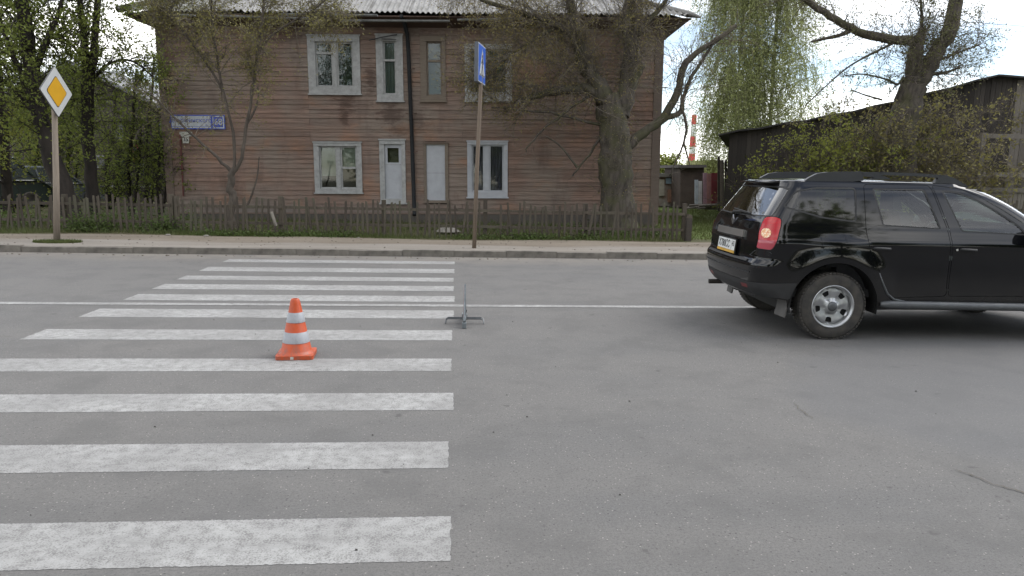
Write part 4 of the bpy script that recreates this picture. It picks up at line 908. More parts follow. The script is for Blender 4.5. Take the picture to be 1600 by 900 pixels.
# plank fence with open frame at the right edge
fp = at(1522, 330, 18.6); fd = Vector((math.cos(R(-4)), math.sin(R(-4)), 0))
pf = thing('plank_fence', 'grey wooden frame and plank fence beside the dark shed at the right edge', 'fence', (fp.x, fp.y, 0), (0, 0, R(-4)))
for xx, h in ((0, at(1522, 207, 18.6).z), (2.2, 3.0)): MB().box(xx-.06, -.06, 0, xx+.06, .06, h).build('post', M_GREY, pf)
for py in (212, 272, 296): zz_ = at(1522, py, 18.6).z; MB().box(.06, -.07, zz_-.06, 5.0, -.02, zz_+.06).build('rail', M_GREY, pf)
x = .1; zt = at(1522, 300, 18.6).z
while x < 4.9:
    w = rng.uniform(.1, .16); obj('plank', unit_g, pf, (x, .0, .05), None, (w-.012, 1, zt+rng.uniform(-.1, .12))); x += w
p3 = at(1576, 300, 16.9)
f3 = thing('low_picket_fence', 'low pale picket fence behind the front of the black car', 'fence', (p3.x-.2, p3.y, 0))
for k in range(16): obj('picket', pk[k % 3], f3, (k*.12, 0, .16), (0, rng.uniform(-.05, .05), 0), (1, 1, rng.uniform(1.2, 1.3)))
MB().box(0, .012, .5, 1.95, .04, .56).box(0, .012, .95, 1.95, .04, 1.01).build('rail', M_PICK, f3)
# small sheds and leaning sheets at the back of the lawn
def quad_at(name, mat, parent, x0, y0, x1, y1, Y, d=.05):
    a, b, c, e = at(x0, y1, Y), at(x1, y1, Y), at(x1, y0, Y), at(x0, y0, Y)
    return MB().hexa([a, b, b+Vector((0, d, 0)), a+Vector((0, d, 0))], [e, c, c+Vector((0, d, 0)), e+Vector((0, d, 0))]).build(name, mat, parent)
M_CORR = Mat('rust_sheet', (.3, .27, .23), .7); f_ = M_CORR.noise(2.2, 5, .65); M_CORR.color(M_CORR.mix(M_CORR.ramp(f_, .42, .6), (.25, .235, .205), (.20, .12, .085))); M_CORR = M_CORR.m
gar = thing('patched_garage', 'low patchwork metal garage beside the red and white chimney', 'garage')
quad_at('wall', M_CORR, gar, 1000, 276, 1063, 322, 34, 3.0); quad_at('roof', simple('grey_felt', (.18, .17, .15), .9), gar, 996, 271, 1066, 276.5, 33.8, 3.4)
quad_at('panel', simple('pale_blue_sheet', (.23, .30, .36), .6), gar, 1041, 278, 1056, 287, 33.9, .09); quad_at('panel', simple('beige_sheet', (.36, .33, .27), .7), gar, 1027, 280, 1038, 306, 33.9, .09); quad_at('panel', simple('rust_panel', (.27, .15, .10), .8), gar, 1044, 296, 1062, 316, 33.9, .09)
br = thing('brown_shed', 'small brown flat-roofed shed between the garage and the leaning red sheets', 'shed')
quad_at('wall', simple('brown_boards', (.075, .055, .045), .9, .4, 3), br, 1063, 262, 1100, 324, 32.5, 2.5); quad_at('roof', simple('shed_felt', (.10, .09, .085), .9), br, 1060, 257.5, 1104, 262, 32.2, 3.0)
for i, (x0, y0, x1, y1, col, lab) in enumerate(((1086, 281, 1091, 319, (.42, .46, .50), 'narrow pale blue-white sheet leaning by the brown shed'), (1092, 283, 1097, 319, (.50, .50, .50), 'narrow white sheet leaning left of the pink boards'), (1099, 270, 1105, 322, (.30, .19, .22), 'dull mauve board left of the pink board'), (1105, 271, 1112, 321, (.30, .155, .14), 'faded pink board left of the dark red board'), (1112, 270, 1121, 322, (.16, .025, .03), 'dark red board right of the pink board'))):
    o = quad_at('leaning_board', simple('sheet_%d' % i, col, .7, .35, 4), None, x0, y0, x1, y1, 31.6-.1*i, .06); tag(o, lab, 'board', 'boards leaning at the back of the lawn')
o = thing('log_pile', 'heap of timber scraps on the grass below the leaning boards', 'timber')
for k in range(14):
    c = at(rng.uniform(1085, 1125), rng.uniform(321, 327), 30.8); MB().tube([c+Vector((-.5, rng.uniform(-.2, .2), 0)), c+Vector((.5, rng.uniform(-.2, .2), rng.uniform(0, .15)))], .05, 5).build('plank', M_GREY, o)
o = thing('yard_post', 'tall grey post with a plank lean-to at the left end of the dark shed', 'post'); b0 = at(1130, 335, 24.5)
MB().tube([(b0.x, b0.y, 0), at(1128, 250, 24.5)], [.09, .07], 7).build('shaft', M_GREY, o); quad_at('cross_board', M_GREY, o, 1136, 269, 1166, 279, 24.4, .1); quad_at('white_leg', simple('white_post', (.5, .5, .48), .7), o, 1143, 279, 1148, 300, 24.4, .08)
for k, xx in enumerate((1122, 1133, 1138)): quad_at('stake', M_PLANK, o, xx, 244+k*6, xx+3, 330, 24.6+.1*k, .06)
# distant chimney
ch = thing('factory_chimney', 'distant red and white banded factory chimney', 'chimney'); CY = 420
bands = [(179, 194.5), (194.5, 213), (213, 229.5), (229.5, 240), (240, 259.5), (259.5, 290)]; M_CR = simple('chimney_red', (.62, .055, .075), .8, .1, .05); M_CWh = simple('chimney_white', (.72, .72, .72), .8, .1, .05)
b0 = at(1079, 290, CY)
for i, (a, b) in enumerate(bands):
    za, zb = at(1077, b, CY).z, at(1077, a, CY).z; wr = lambda y: (3.6+(y-179)*.022)*CY/1124
    MB().lathe([(wr(b), za), (wr(a), zb), (wr(a)*.8, zb)], 20, 'z', (b0.x-.2, CY, 0)).build('band', M_CR if i % 2 == 0 else M_CWh, ch, R(40))
# far low roofs and tree line closing the view
yb = thing('yellow_hut', 'small yellow-green hut roof beyond the brown shed', 'hut'); quad_at('wall', simple('yellow_wall', (.22, .21, .05), .8), yb, 1104, 256, 1124, 275, 40, 3); quad_at('roof', simple('hut_roof', (.30, .29, .12), .8), yb, 1102, 250, 1126, 256.5, 39.8, 3.4)

# dark house behind the left trees
lh = thing('dark_house', 'dark timber house with gable roof hidden behind the trees at the left', 'house'); LY = 31.0
la, lb = at(20, 330, LY), at(262, 330, LY); zl = .1; M_LH = rand_wood('dark_siding', ((.095, .082, .068), (.075, .066, .056), (.045, .04, .034)), grain=(1, 1, 12))
ze = at(250, 170, LY).z; zp = at(120, 104, LY).z; xm = at(120, 104, LY).x; xl = 2*xm-lb.x
MB().prism([(xl, zl), (lb.x, zl), (lb.x, ze), (xm, zp), (xl, ze)], LY, LY+11, 'y').build('wall', M_LH, lh)
M_LR = simple('pale_slate', (.24, .24, .24), .8, .35, 2)
for s_, xe in ((1, lb.x), (-1, xl)):
    e_x = xe+s_*.7; e_z = ze-(zp-ze)/abs(xe-xm)*.7
    MB().hexa([(xm, LY-.6, zp+.02), (e_x, LY-.6, e_z+.02), (e_x, LY+11.4, e_z+.02), (xm, LY+11.4, zp+.02)], [(xm, LY-.6, zp+.16), (e_x, LY-.6, e_z+.16), (e_x, LY+11.4, e_z+.16), (xm, LY+11.4, zp+.16)]).build('roof', M_LR, lh)
for (x0, y0, x1, y1) in ((181, 188, 192, 221), (246, 193, 257, 222), (120, 195, 132, 222), (150, 243, 162, 262), (218, 250, 230, 275)):
    w = quad_at('window', simple('lh_white', (.36, .36, .36), .7), lh, x0, y0, x1, y1, LY-.08, .1); mx_ = (x0+x1)/2; my_ = y0+(y1-y0)*.4
    for (p, q, r_, t) in ((x0+1, y0+1.5, mx_-.6, my_-.6), (mx_+.6, y0+1.5, x1-1, my_-.6), (x0+1, my_+.6, mx_-.6, y1-1.5), (mx_+.6, my_+.6, x1-1, y1-1.5)): quad_at('pane', simple('lh_glass', (.05, .055, .06), .15), w, p, q, r_, t, LY-.1, .02)
quad_at('door', simple('green_door', (.06, .115, .10), .6), lh, 183, 248, 197, 288, LY-.07, .08); quad_at('porch_board', simple('white_board', (.40, .40, .40), .7), lh, 120, 290, 240, 292.5, LY-.3, .1)
c0 = at(211, 232, 30.6); o = thing('round_plate', 'small round red and white plate high on the dark house', 'sign', c0); MB().lathe([(.001, 0), (.16, 0), (.16, .02), (.001, .02)], 20, 'y').build('disc', simple('plate_red', (.45, .05, .06), .5), o); MB().lathe([(.001, -.006), (.09, -.006), (.09, -.001), (.001, -.001)], 20, 'y').build('centre', M_SWHITE, o)
c0 = at(214, 249, 30.6); o = thing('yellow_plate', 'small yellow plate below the round red plate', 'sign', c0); MB().box(-.14, -.02, -.09, .14, .0, .09).build('board', simple('plate_yellow', (.45, .36, .03), .5), o); MB().box(-.155, .001, -.105, .155, .012, .105).build('backing', M_DARK, o)
# parked cars behind the left fence
def parked(label, loc, rz, col, H=1.45, L=4.1, van=False):
    c = thing('parked_car', label, 'car', loc, (0, 0, rz), 'cars parked behind the left fence'); P_ = simple('paint_'+label[:6], col, .25, .15, 3, metal=.3, coat=.6)
    hw = .82
    pr = [(-.48*L, .32), (.48*L, .30), (.50*L, .55), (.47*L, .72), (.24*L, .88), (-.46*L, .92), (-.50*L, .70)] if not van else [(-.48*L, .32), (.48*L, .30), (.50*L, .7), (.40*L, 1.0), (-.49*L, 1.0)]
    b = MB(); n = len(pr)
    b.add([(x, -hw+.05, z) for x, z in pr]+[(x*.985, -hw, z*.97+.01) for x, z in pr]+[(x*.985, hw, z*.97+.01) for x, z in pr]+[(x, hw-.05, z) for x, z in pr], [tuple(range(n))[::-1], tuple(range(3*n, 4*n))]+[(k*n+i, k*n+(i+1) % n, (k+1)*n+(i+1) % n, (k+1)*n+i) for k in range(3) for i in range(n)]); b.build('body', P_, c, R(30))
    zb = .93 if not van else 1.0; xf, xr, tf, tr_ = (.22*L, -.45*L, .06*L, -.33*L) if not van else (.38*L, -.49*L, .22*L, -.47*L); tw = hw*.80
    lo = [(xr, -hw+.04, zb-.02), (xf, -hw+.04, zb-.06), (xf, hw-.04, zb-.06), (xr, hw-.04, zb-.02)]; hi = [(tr_, -tw, H-.05), (tf, -tw, H-.05), (tf, tw, H-.05), (tr_, tw, H-.05)]
    MB().hexa(lo, hi).build('cabin', simple('cabin_glass_'+label[:5], (.04, .05, .05), .06, .1, 3, coat=1.0), c)
    MB().hexa(hi, [(tr_+.08, -tw*.9, H), (tf-.08, -tw*.9, H), (tf-.08, tw*.9, H), (tr_+.08, tw*.9, H)]).build('roof', P_, c)
    for s_ in (-1, 1):
        for (xa, xb) in ((xf, tf), ((xf+xr)/2, (tf+tr_)/2), (xr, tr_)): MB().tube([(xa, s_*(hw-.04), zb-.03), (xb, s_*tw, H-.04)], .035, 6).build('pillar', P_, c)
        MB().box(-.505*L, s_*hw*.93-.10 if s_ > 0 else s_*hw*.93-.02, .66, -.46*L, s_*hw*.93+.02 if s_ > 0 else s_*hw*.93+.10, .86).build('tail_lamp', simple('pk_red', (.35, .02, .02), .3), c)
        for wx in (-.31*L, .31*L): w = MB().lathe([(.001, -.08), (.18, -.085), (.2, -.1), (.29, -.1), (.31, -.06), (.31, .06), (.29, .1), (.001, .1)], 20, 'y', (wx, s_*(hw-.1), .31)).build('wheel', M_TYRE, c, R(40))
    MB().box(-.51*L, -.26, .48, -.495*L, .26, .60).build('number_plate', M_SWHITE, c)
p_ = at(66, 300, 26.5); parked('silver hatchback parked behind the left picket fence', (p_.x, p_.y, .1), R(58), (.16, .18, .20))
p_ = at(-12, 300, 24.0); parked('dark green van parked at the left edge behind the picket fence', (p_.x-.6, p_.y, .1), R(58), (.04, .055, .05), 1.75, 4.2, True)
# ================================================================== TREES AND GREENERY
def nrm(a): return a/np.maximum(1e-9, np.linalg.norm(a, axis=-1, keepdims=True))
def gen(rng, P0, D, L, K, wander, grav):
    N = len(P0); pts = [P0]; d = nrm(D); L = np.broadcast_to(np.asarray(L, float), (N,))
    for k in range(K-1):
        d = d+rng.normal(0, wander, (N, 3)); d[:, 2] += grav; d = nrm(d); pts.append(pts[-1]+d*(L/(K-1))[:, None])
    return np.stack(pts, 1)
def kids(rng, paths, n, tmin, spread, upw, tmax=1.0):
    """n start points and directions picked along the given branches"""
    N, K, _ = paths.shape; idx = rng.integers(0, N, n); t = (tmin+(tmax-tmin)*rng.random(n))*(K-1); k = np.minimum(t.astype(int), K-2); f = (t-k)[:, None]
    a, b = paths[idx, k], paths[idx, k+1]; T = nrm(b-a); D = nrm(T*.7+rng.normal(0, spread, (n, 3))+np.array([0, 0, upw])); return a+(b-a)*f, D, idx, t/(K-1)
def tubes(paths, r, sides):
    N, K, _ = paths.shape; T = np.gradient(paths, axis=1); T = nrm(T); ref = np.array([.15, 1.0, .1])
    A_ = nrm(np.cross(T, ref)); B_ = np.cross(T, A_); w = np.arange(sides)*2*np.pi/sides
    V = paths[:, :, None, :]+(A_[:, :, None, :]*np.cos(w)[:, None]+B_[:, :, None, :]*np.sin(w)[:, None])*r[:, :, None, None]
    i = np.arange(N)[:, None, None]*K*sides+np.arange(K-1)[None, :, None]*sides; k = np.arange(sides)[None, None, :]; k2 = (k+1) % sides
    F = np.stack([i+k, i+k2, i+sides+k2, i+sides+k], -1).reshape(-1, 4); return V.reshape(-1, 3), F
def taper(n, K, r0, r1):
    r0 = np.broadcast_to(np.asarray(r0, float), (n,)); r1 = np.broadcast_to(np.asarray(r1, float), (n,)); t = np.linspace(0, 1, K)[None]; return r0[:, None]*(1-t)+r1[:, None]*t
class Tree:
    def __init__(s, name, label, seed, base, cat='tree', group=None):
        s.o = thing(name, label, cat, base, group=group); s.b = np.array(base, float); s.rng = np.random.default_rng(seed); s.tv = []; s.bv = []; s.lv = []
    def add(s, paths, r, sides=5): (s.tv if sides >= 8 else s.bv).append(tubes(paths, r, sides)); return paths
    def limb(s, pts, r0, r1, K=18, sides=10, rough=.0):
        """hand-placed limb through the given points"""
        P = np.array([tuple(p) for p in pts], float); n = len(P); Q = np.vstack([2*P[0]-P[1], P, 2*P[-1]-P[-2]]); out = []
        for t in np.linspace(0, n-1-1e-6, K):
            i = int(t); f = t-i; a, b, c, d = Q[i:i+4]; out.append(.5*((2*b)+(-a+c)*f+(2*a-5*b+4*c-d)*f*f+(-a+3*b-3*c+d)*f**3))
        path = np.array(out)[None]
        if rough: path[0, 1:-1] += s.rng.normal(0, rough, (K-2, 3))
        return s.add(path, taper(1, K, r0, r1)*(1+s.rng.normal(0, .05, (1, K))), sides)
    def grow(s, parents, n, L, r0, tmin=.2, spread=.7, upw=.2, wander=.18, grav=0.0, K=6, sides=4, tmax=1.0, Lvar=.5):
        P0, D, idx, t = kids(s.rng, parents, n, tmin, spread, upw, tmax); LL = L*(1-Lvar+2*Lvar*s.rng.random(n))*(1.15-.5*t)
        p = gen(s.rng, P0, D, LL, K, wander, grav); s.add(p, taper(n, K, r0, r0*.25), sides); return p
    def leaves(s, paths, n, size, aspect=.5, jit=.05, tmin=.2, droop=0.0, up=0.0):
        rng = s.rng; N, K, _ = paths.shape; idx = rng.integers(0, N, n); t = (tmin+(1-tmin)*rng.random(n))*(K-1); k = np.minimum(t.astype(int), K-2); f = (t-k)[:, None]
        c = paths[idx, k]*(1-f)+paths[idx, k+1]*f+rng.normal(0, jit, (n, 3)); s.leaf_at(c, size, aspect, droop)
    def leaf_at(s, c, size, aspect=.5, droop=0.0):
        rng = s.rng; n = len(c); a = rng.normal(0, 1, (n, 3)); a[:, 2] -= droop; a = nrm(a); b = nrm(np.cross(a, rng.normal(0, 1, (n, 3)))); nn = np.cross(a, b)
        l = (size*(.6+.8*rng.random(n)))[:, None]; w = l*aspect
        V = np.stack([c-a*l*.5, c+b*w*.5+nn*w*.12, c+a*l*.5, c-b*w*.5+nn*w*.12], 1); s.lv.append(V)
    def finish(s, bark, leaf, trunk='trunk', crown='crown', twig=None):
        for nm, tv, mt in ((trunk, s.tv, bark), ('branches' if s.tv else trunk, s.bv, twig or bark)):
            if not tv: continue
            V = []; F = []; o = 0
            for v, f in tv: V.append(v); F.append(f+o); o += len(v)
            obj(nm, quads_mesh(nm, np.vstack(V)-s.b, np.vstack(F), mt, True), s.o)
        if s.lv:
            V = np.vstack(s.lv).reshape(-1, 3)-s.b; obj(crown, quads_mesh(crown, V, np.arange(len(V)).reshape(-1, 4), leaf), s.o)
        return s.o
def W(Y, *pts): return [at(x, y, Y+(p[0] if p else 0)) for x, y, *p in pts]
px = lambda r, Y: r*Y/1124
B_DARK = bark_mat('dark_bark', (.040, .033, .028), (.022, .019, .017)); B_WIL = bark_mat('willow_bark', (.105, .09, .074), (.038, .033, .028), (.068, .068, .032)); B_TW = bark_mat('twisted_bark', (.105, .088, .072), (.055, .046, .038)); B_TWG = bark_mat('twig_bark', (.15, .128, .10), (.10, .085, .068)); B_STR = bark_mat('strand_bark', (.16, .16, .085), (.12, .12, .07)); B_BIR = bark_mat('birch_bark', (.22, .21, .17), (.10, .10, .08))
L_GRN = leaf_mat('spring_green', (.125, .165, .034), (.19, .215, .045), (.09, .12, .03), .5); L_OLV = leaf_mat('olive_bud', (.17, .15, .055), (.21, .20, .06), (.14, .11, .055)); L_YEL = leaf_mat('yellow_green', (.16, .19, .03), (.21, .22, .045), (.12, .14, .035), .45); L_BIR = leaf_mat('birch_green', (.29, .32, .12), (.35, .37, .16), (.22, .25, .09), .6); L_BRN = leaf_mat('brown_bud', (.20, .16, .065), (.24, .20, .07), (.16, .15, .055)); L_PAL = leaf_mat('pale_leaf', (.130, .140, .050), (.100, .100, .040), (.160, .165, .070), .45)

# -- twisted young tree in front of the left half of the house
Y = 17.4; b = at(362, 352, Y); t = Tree('twisted_tree', 'young twisted tree with sparse olive leaves in front of the left house wall', 1, (b.x, Y, .12))
tr = t.limb(W(Y, (362, 356), (360, 330), (365, 310), (360, 290), (362, 272), (368, 262)), px(7, Y), px(4.6, Y), rough=.012)
l1 = t.limb(W(Y, (366, 268), (378, 245), (382, 215), (388, 180), (396, 130), (402, 80), (410, 30), (414, -40, .2), (418, -90, .3)), px(2.9, Y), px(1.3, Y), rough=.012)
l2 = t.limb(W(Y, (366, 264), (367, 230), (360, 190), (348, 140), (340, 90), (332, 40), (330, -30), (326, -80)), px(2.4, Y), px(1.1, Y), rough=.012)
l3 = t.limb(W(Y, (362, 270), (348, 255), (325, 232), (302, 212), (278, 188), (250, 160), (235, 145)), px(2.8, Y), px(1.0, Y), rough=.012)
l4 = t.limb(W(Y, (385, 325), (395, 300), (402, 275), (405, 245)), px(1.8, Y), px(.8, Y)); l5 = t.limb(W(Y, (385, 195), (398, 172), (404, 150), (402, 135)), px(2, Y), px(.9, Y)); l6 = t.limb(W(Y, (350, 145), (330, 110), (305, 75), (280, 40), (262, 0)), px(2, Y), px(1, Y)); l7 = t.limb(W(Y, (402, 80), (425, 55), (455, 35), (490, 15), (520, -10)), px(2, Y), px(1, Y))
L_ = np.concatenate([l1[:, ::1], l2, l3, l6, l7]); up_ = np.concatenate([l1[:, 8:], l2[:, 8:], l6[:, 8:], l7[:, 8:]])
b1 = t.grow(L_, 70, 1.0, .010, .35, .7, .15); b2 = t.grow(up_, 120, 1.15, .010, 0, .9, .1)
b3 = t.grow(np.concatenate([b1, b2]), 1600, .42, .005, .2, .8, -.05, K=4, sides=3); b4 = t.grow(b2, 2200, .40, .0045, .2, .9, -.1, K=4, sides=3)
t.leaves(b3, 6000, .045, .5, .06); t.leaves(b4, 15000, .048, .5, .08); t.finish(B_TW, L_OLV, twig=B_TWG)

# -- big old willow against the right half of the house
Y = 18.6; b = at(967, 350, Y); t = Tree('old_willow', 'thick old willow with tangled bare twigs in front of the right end of the house', 2, (b.x, Y, .12))
tr = t.limb(W(Y, (968, 362), (966, 330), (963, 290), (962, 245), (960, 205), (955, 175), (948, 150)), px(30, Y), px(20, Y), K=22, sides=16, rough=.02)
la_ = t.limb(W(Y, (950, 165), (935, 135), (920, 110), (905, 80), (898, 40), (890, 0), (880, -60)), px(15, Y), px(5, Y), sides=12, rough=.02)
lb_ = t.limb(W(Y, (968, 180), (978, 145), (985, 110), (986, 75), (980, 40), (985, 0), (990, -60)), px(16, Y), px(7, Y), sides=12, rough=.02); lb2 = t.limb(W(Y, (982, 130), (994, 110), (1000, 98)), px(11, Y), px(9, Y), K=8, sides=10)
lc_ = t.limb(W(Y, (940, 150), (918, 138), (895, 139), (868, 142), (840, 149), (815, 156), (806, 162)), px(9, Y), px(3.5, Y), rough=.015)
ld_ = t.limb(W(Y, (972, 235), (985, 225), (1005, 208), (1030, 190), (1046, 168), (1060, 140), (1066, 110), (1075, 95), (1100, 75), (1125, 58), (1150, 40)), px(8.5, Y), px(3.2, Y), K=26, rough=.012)
le_ = t.limb(W(Y, (1032, 190), (1045, 182), (1058, 178), (1066, 168), (1070, 148), (1082, 118), (1100, 92), (1118, 60)), px(5, Y), px(2.0, Y), rough=.01); lf_ = t.limb(W(Y, (1066, 165), (1070, 185), (1072, 205), (1066, 230), (1055, 255), (1046, 275)), px(2.6, Y), px(.9, Y), rough=.01); lg_ = t.limb(W(Y, (1068, 222), (1073, 240), (1078, 258)), px(1.8, Y), px(.8, Y), K=8)
lh_ = t.limb(W(Y, (948, 196), (915, 190), (880, 180), (850, 175), (810, 172), (768, 168)), px(2.6, Y), px(1.0, Y), rough=.012); li_ = t.limb(W(Y, (925, 148), (895, 165), (870, 185), (845, 205), (825, 228), (822, 238)), px(2.4, Y), px(.8, Y), rough=.01); lj_ = t.limb(W(Y, (946, 195), (935, 220), (918, 245), (902, 265), (895, 275)), px(2.4, Y), px(1, Y), rough=.008); lk_ = t.limb(W(Y, (902, 262), (888, 243), (872, 225), (852, 212)), px(2, Y), px(.8, Y), K=10)
lm_ = t.limb(W(Y, (900, 60), (870, 40), (830, 25), (790, 12), (740, -5), (690, -30)), px(6, Y), px(2, Y), rough=.015); ln_ = t.limb(W(Y, (985, 70), (1005, 40), (1030, 15), (1050, -15)), px(6, Y), px(2, Y)); lo_ = t.limb(W(Y, (870, 42), (835, 62), (800, 85), (770, 110), (742, 120)), px(3, Y), px(1, Y))
main = np.concatenate([la_, lb_, lc_, lm_, ln_, lo_]); allw = np.concatenate([tr[:, :18], la_, lb_])
b1 = t.grow(main, 280, 1.25, .012, .1, .8, .25, .2, -.02); b2 = t.grow(allw, 700, .85, .008, .25, .9, .1, .25, -.08)
b3 = t.grow(b1, 3200, .55, .0055, .15, .75, -.05, .2, -.03, K=5, sides=3); b4 = t.grow(b2, 3600, .42, .005, .1, .8, -.1, .25, -.06, K=4, sides=3)
b5 = t.grow(np.concatenate([ld_[:, 8:], le_[:, :18]]), 70, 1.15, .010, .15, .8, .2, .22, -.03); b6 = t.grow(np.concatenate([b5]), 420, .55, .0045, .1, .7, -.2, .22, -.08, K=5, sides=3); b7 = t.grow(np.concatenate([lf_, li_[:, :18], lj_]), 40, .6, .006, .2, .7, -.3, .2, -.05); b8 = t.grow(lc_, 160, .45, .006, .1, .8, .3, K=4, sides=3)
t.leaves(b3, 15000, .045, .45, .06); t.leaves(b4, 4500, .038, .45, .05); t.leaves(b6, 350, .04, .5, .03); t.leaves(b8, 900, .04, .5, .04); dn = t.grow(np.concatenate([lo_, lm_]), 150, 1.1, .006, .05, .8, -.4, .2, -.10); dn2 = t.grow(dn, 1500, .34, .004, .1, .8, -.2, K=4, sides=3); t.leaves(dn2, 6500, .042, .5, .06)
t.finish(B_WIL, L_BRN, twig=B_TWG)

# -- leaning tree by the dark shed
Y = 19.2; b = at(1412, 300, Y); t = Tree('shed_tree', 'thick-trunked tree with bare forked limbs and sparse leaves before the dark shed', 3, (b.x, Y, .12))
tr = t.limb(W(Y, (1402, 340), (1404, 280), (1406, 220), (1416, 178), (1424, 150), (1428, 125)), px(26, Y), px(19, Y), sides=14, rough=.02)
l1 = t.limb(W(Y, (1426, 130), (1428, 100), (1432, 75), (1436, 58)), px(13, Y), px(9, Y), sides=12); l1b = t.limb(W(Y, (1432, 70), (1440, 50), (1443, 44)), px(8, Y), px(5, Y), K=6)
l2 = t.limb(W(Y, (1428, 140), (1446, 112), (1462, 84), (1480, 55), (1490, 25), (1494, -10), (1500, -60)), px(14, Y), px(9, Y), sides=12, rough=.02)
l3 = t.limb(W(Y, (1424, 62), (1395, 62), (1365, 57), (1335, 48), (1310, 33), (1285, 18), (1262, 2), (1235, -20)), px(7.5, Y), px(4.5, Y), rough=.012); l4 = t.limb(W(Y, (1330, 47), (1312, 55), (1290, 60), (1268, 65)), px(3.8, Y), px(1.8, Y), K=10)
l5 = t.limb(W(Y, (1395, 68), (1360, 85), (1325, 105), (1290, 135), (1258, 165)), px(2, Y), px(.7, Y)); l6 = t.limb(W(Y, (1412, 120), (1402, 132), (1385, 124), (1350, 116), (1320, 118)), px(2.2, Y), px(.8, Y)); l7 = t.limb(W(Y, (1445, 116), (1475, 114), (1500, 105)), px(3, Y), px(1.5, Y), K=10); l8 = t.limb(W(Y, (1378, 156), (1350, 148), (1330, 140)), px(1.6, Y), px(.8, Y), K=8); l9 = t.limb(W(Y, (1452, 100), (1490, 85), (1530, 70)), px(2.5, Y), px(1, Y), K=10); l10 = t.limb(W(Y, (1440, 58), (1440, 20), (1436, -20)), px(3, Y), px(1.5, Y), K=10)
A_ = np.concatenate([l1, l2, l3]); B_ = np.concatenate([l5, l6]); b1 = t.grow(A_, 190, 1.3, .010, .05, .8, .2, .2, -.02); b2 = t.grow(np.concatenate([l7, l9, l10, l8, l4]) if False else np.concatenate([l7, l9, l10]), 45, 1.1, .010, .1, .7, .2); b3 = t.grow(np.concatenate([b1, b2]), 2400, .5, .0045, .1, .75, -.05, K=5, sides=3); b4 = t.grow(B_, 60, .6, .006, .1, .8, .0); b5 = t.grow(b2, 400, .5, .0045, .1, .8, 0, K=5, sides=3)
t.leaves(b3, 8500, .055, .45, .05); t.leaves(b4, 700, .06, .45, .03); t.leaves(b5, 2600, .055, .45, .05); t.finish(B_WIL, L_PAL, twig=B_TWG)

# -- weeping birch far behind
Y = 38.0; b = at(1190, 300, Y); t = Tree('weeping_birch', 'tall weeping birch with hanging pale green strands beyond the dark shed', 4, (b.x, Y, .1))
tr = t.limb(W(Y, (1205, 300), (1202, 230), (1206, 150), (1212, 60), (1220, -40), (1225, -130), (1228, -190)), px(3.5, Y), px(1.2, Y), K=26); tr2 = t.limb(W(Y, (1150, 300), (1148, 230), (1152, 150), (1158, 60), (1164, -40), (1168, -120)), px(2.5, Y), px(1, Y), K=26)
b1 = t.grow(np.concatenate([tr, tr2]), 230, 2.3, .03, .2, .8, .3, .12, -.05, K=7); st_ = t.grow(b1, 3600, 4.4, .008, .25, .35, -.5, .05, -.55, K=9, sides=3, Lvar=.6)
t.leaves(st_, 140000, .092, .55, .07, .05, 1.0); t.finish(B_BIR, L_BIR, twig=B_STR)

# -- trees at the left
Y = 19.0; b = at(104, 345, Y); t = Tree('leaning_tree', 'thick leaning tree with green leaves behind the diamond road sign', 5, (b.x, Y, .12))
tr = t.limb(W(Y, (118, 350), (100, 300), (82, 245), (66, 190), (52, 120), (42, 50), (30, -40), (20, -140)), px(15, Y), px(7, Y), K=24, sides=12, rough=.02); l1 = t.limb(W(Y, (90, 270), (72, 225), (52, 175), (20, 140), (-20, 110)), px(4, Y), px(1.5, Y)); l2 = t.limb(W(Y, (52, 120), (70, 70), (92, 20), (105, -40)), px(5, Y), px(2, Y)); l3 = t.limb(W(Y, (60, 165), (30, 110), (10, 60), (-10, 0)), px(5, Y), px(2, Y)); l4 = t.limb(W(Y, (95, 295), (82, 262), (66, 205), (55, 165)), px(2.4, Y), px(1.2, Y))
A_ = np.concatenate([tr[:, 6:], ]); b1 = np.concatenate([t.grow(A_, 60, 1.7, .018, .1, .8, .2), t.grow(np.concatenate([l1, l2, l3]), 70, 1.4, .015, .1, .8, .15)]); b2 = t.grow(b1, 1100, .7, .006, .1, .8, -.05, K=5, sides=3); t.leaves(b2, 12500, .08, .5, .06); t.finish(B_DARK, L_GRN)
Y = 20.0; b = at(146, 345, Y); t = Tree('forked_tree', 'dark tree forking into two upright stems right of the diamond sign', 6, (b.x, Y, .12))
tr = t.limb(W(Y, (148, 350), (143, 290), (138, 220), (137, 160), (138, 110)), px(9, Y), px(8, Y), sides=12, rough=.012); l1 = t.limb(W(Y, (136, 125), (133, 85), (130, 40), (124, 0), (118, -70)), px(5.5, Y), px(3.5, Y), rough=.012); l2 = t.limb(W(Y, (139, 125), (147, 85), (150, 40), (153, 0), (158, -70)), px(5.5, Y), px(3.5, Y), rough=.012); l3 = t.limb(W(Y, (131, 90), (112, 70), (96, 58), (80, 50)), px(1.6, Y), px(.8, Y)); l4 = t.limb(W(Y, (134, 60), (145, 40), (152, 35)), px(1.6, Y), px(.8, Y), K=8); l5 = t.limb(W(Y, (140, 130), (170, 100), (205, 95), (240, 120)), px(2.5, Y), px(1, Y))
b1 = np.concatenate([t.grow(np.concatenate([l1, l2, l5]), 110, 1.5, .012, .05, .8, .05), t.grow(tr[:, 5:], 34, 1.3, .012, .1, .8, .1, K=6)]); b2 = t.grow(b1, 1100, .6, .005, .1, .8, -.1, K=5, sides=3); t.leaves(b2, 8500, .08, .45, .05); t.finish(B_DARK, L_GRN)
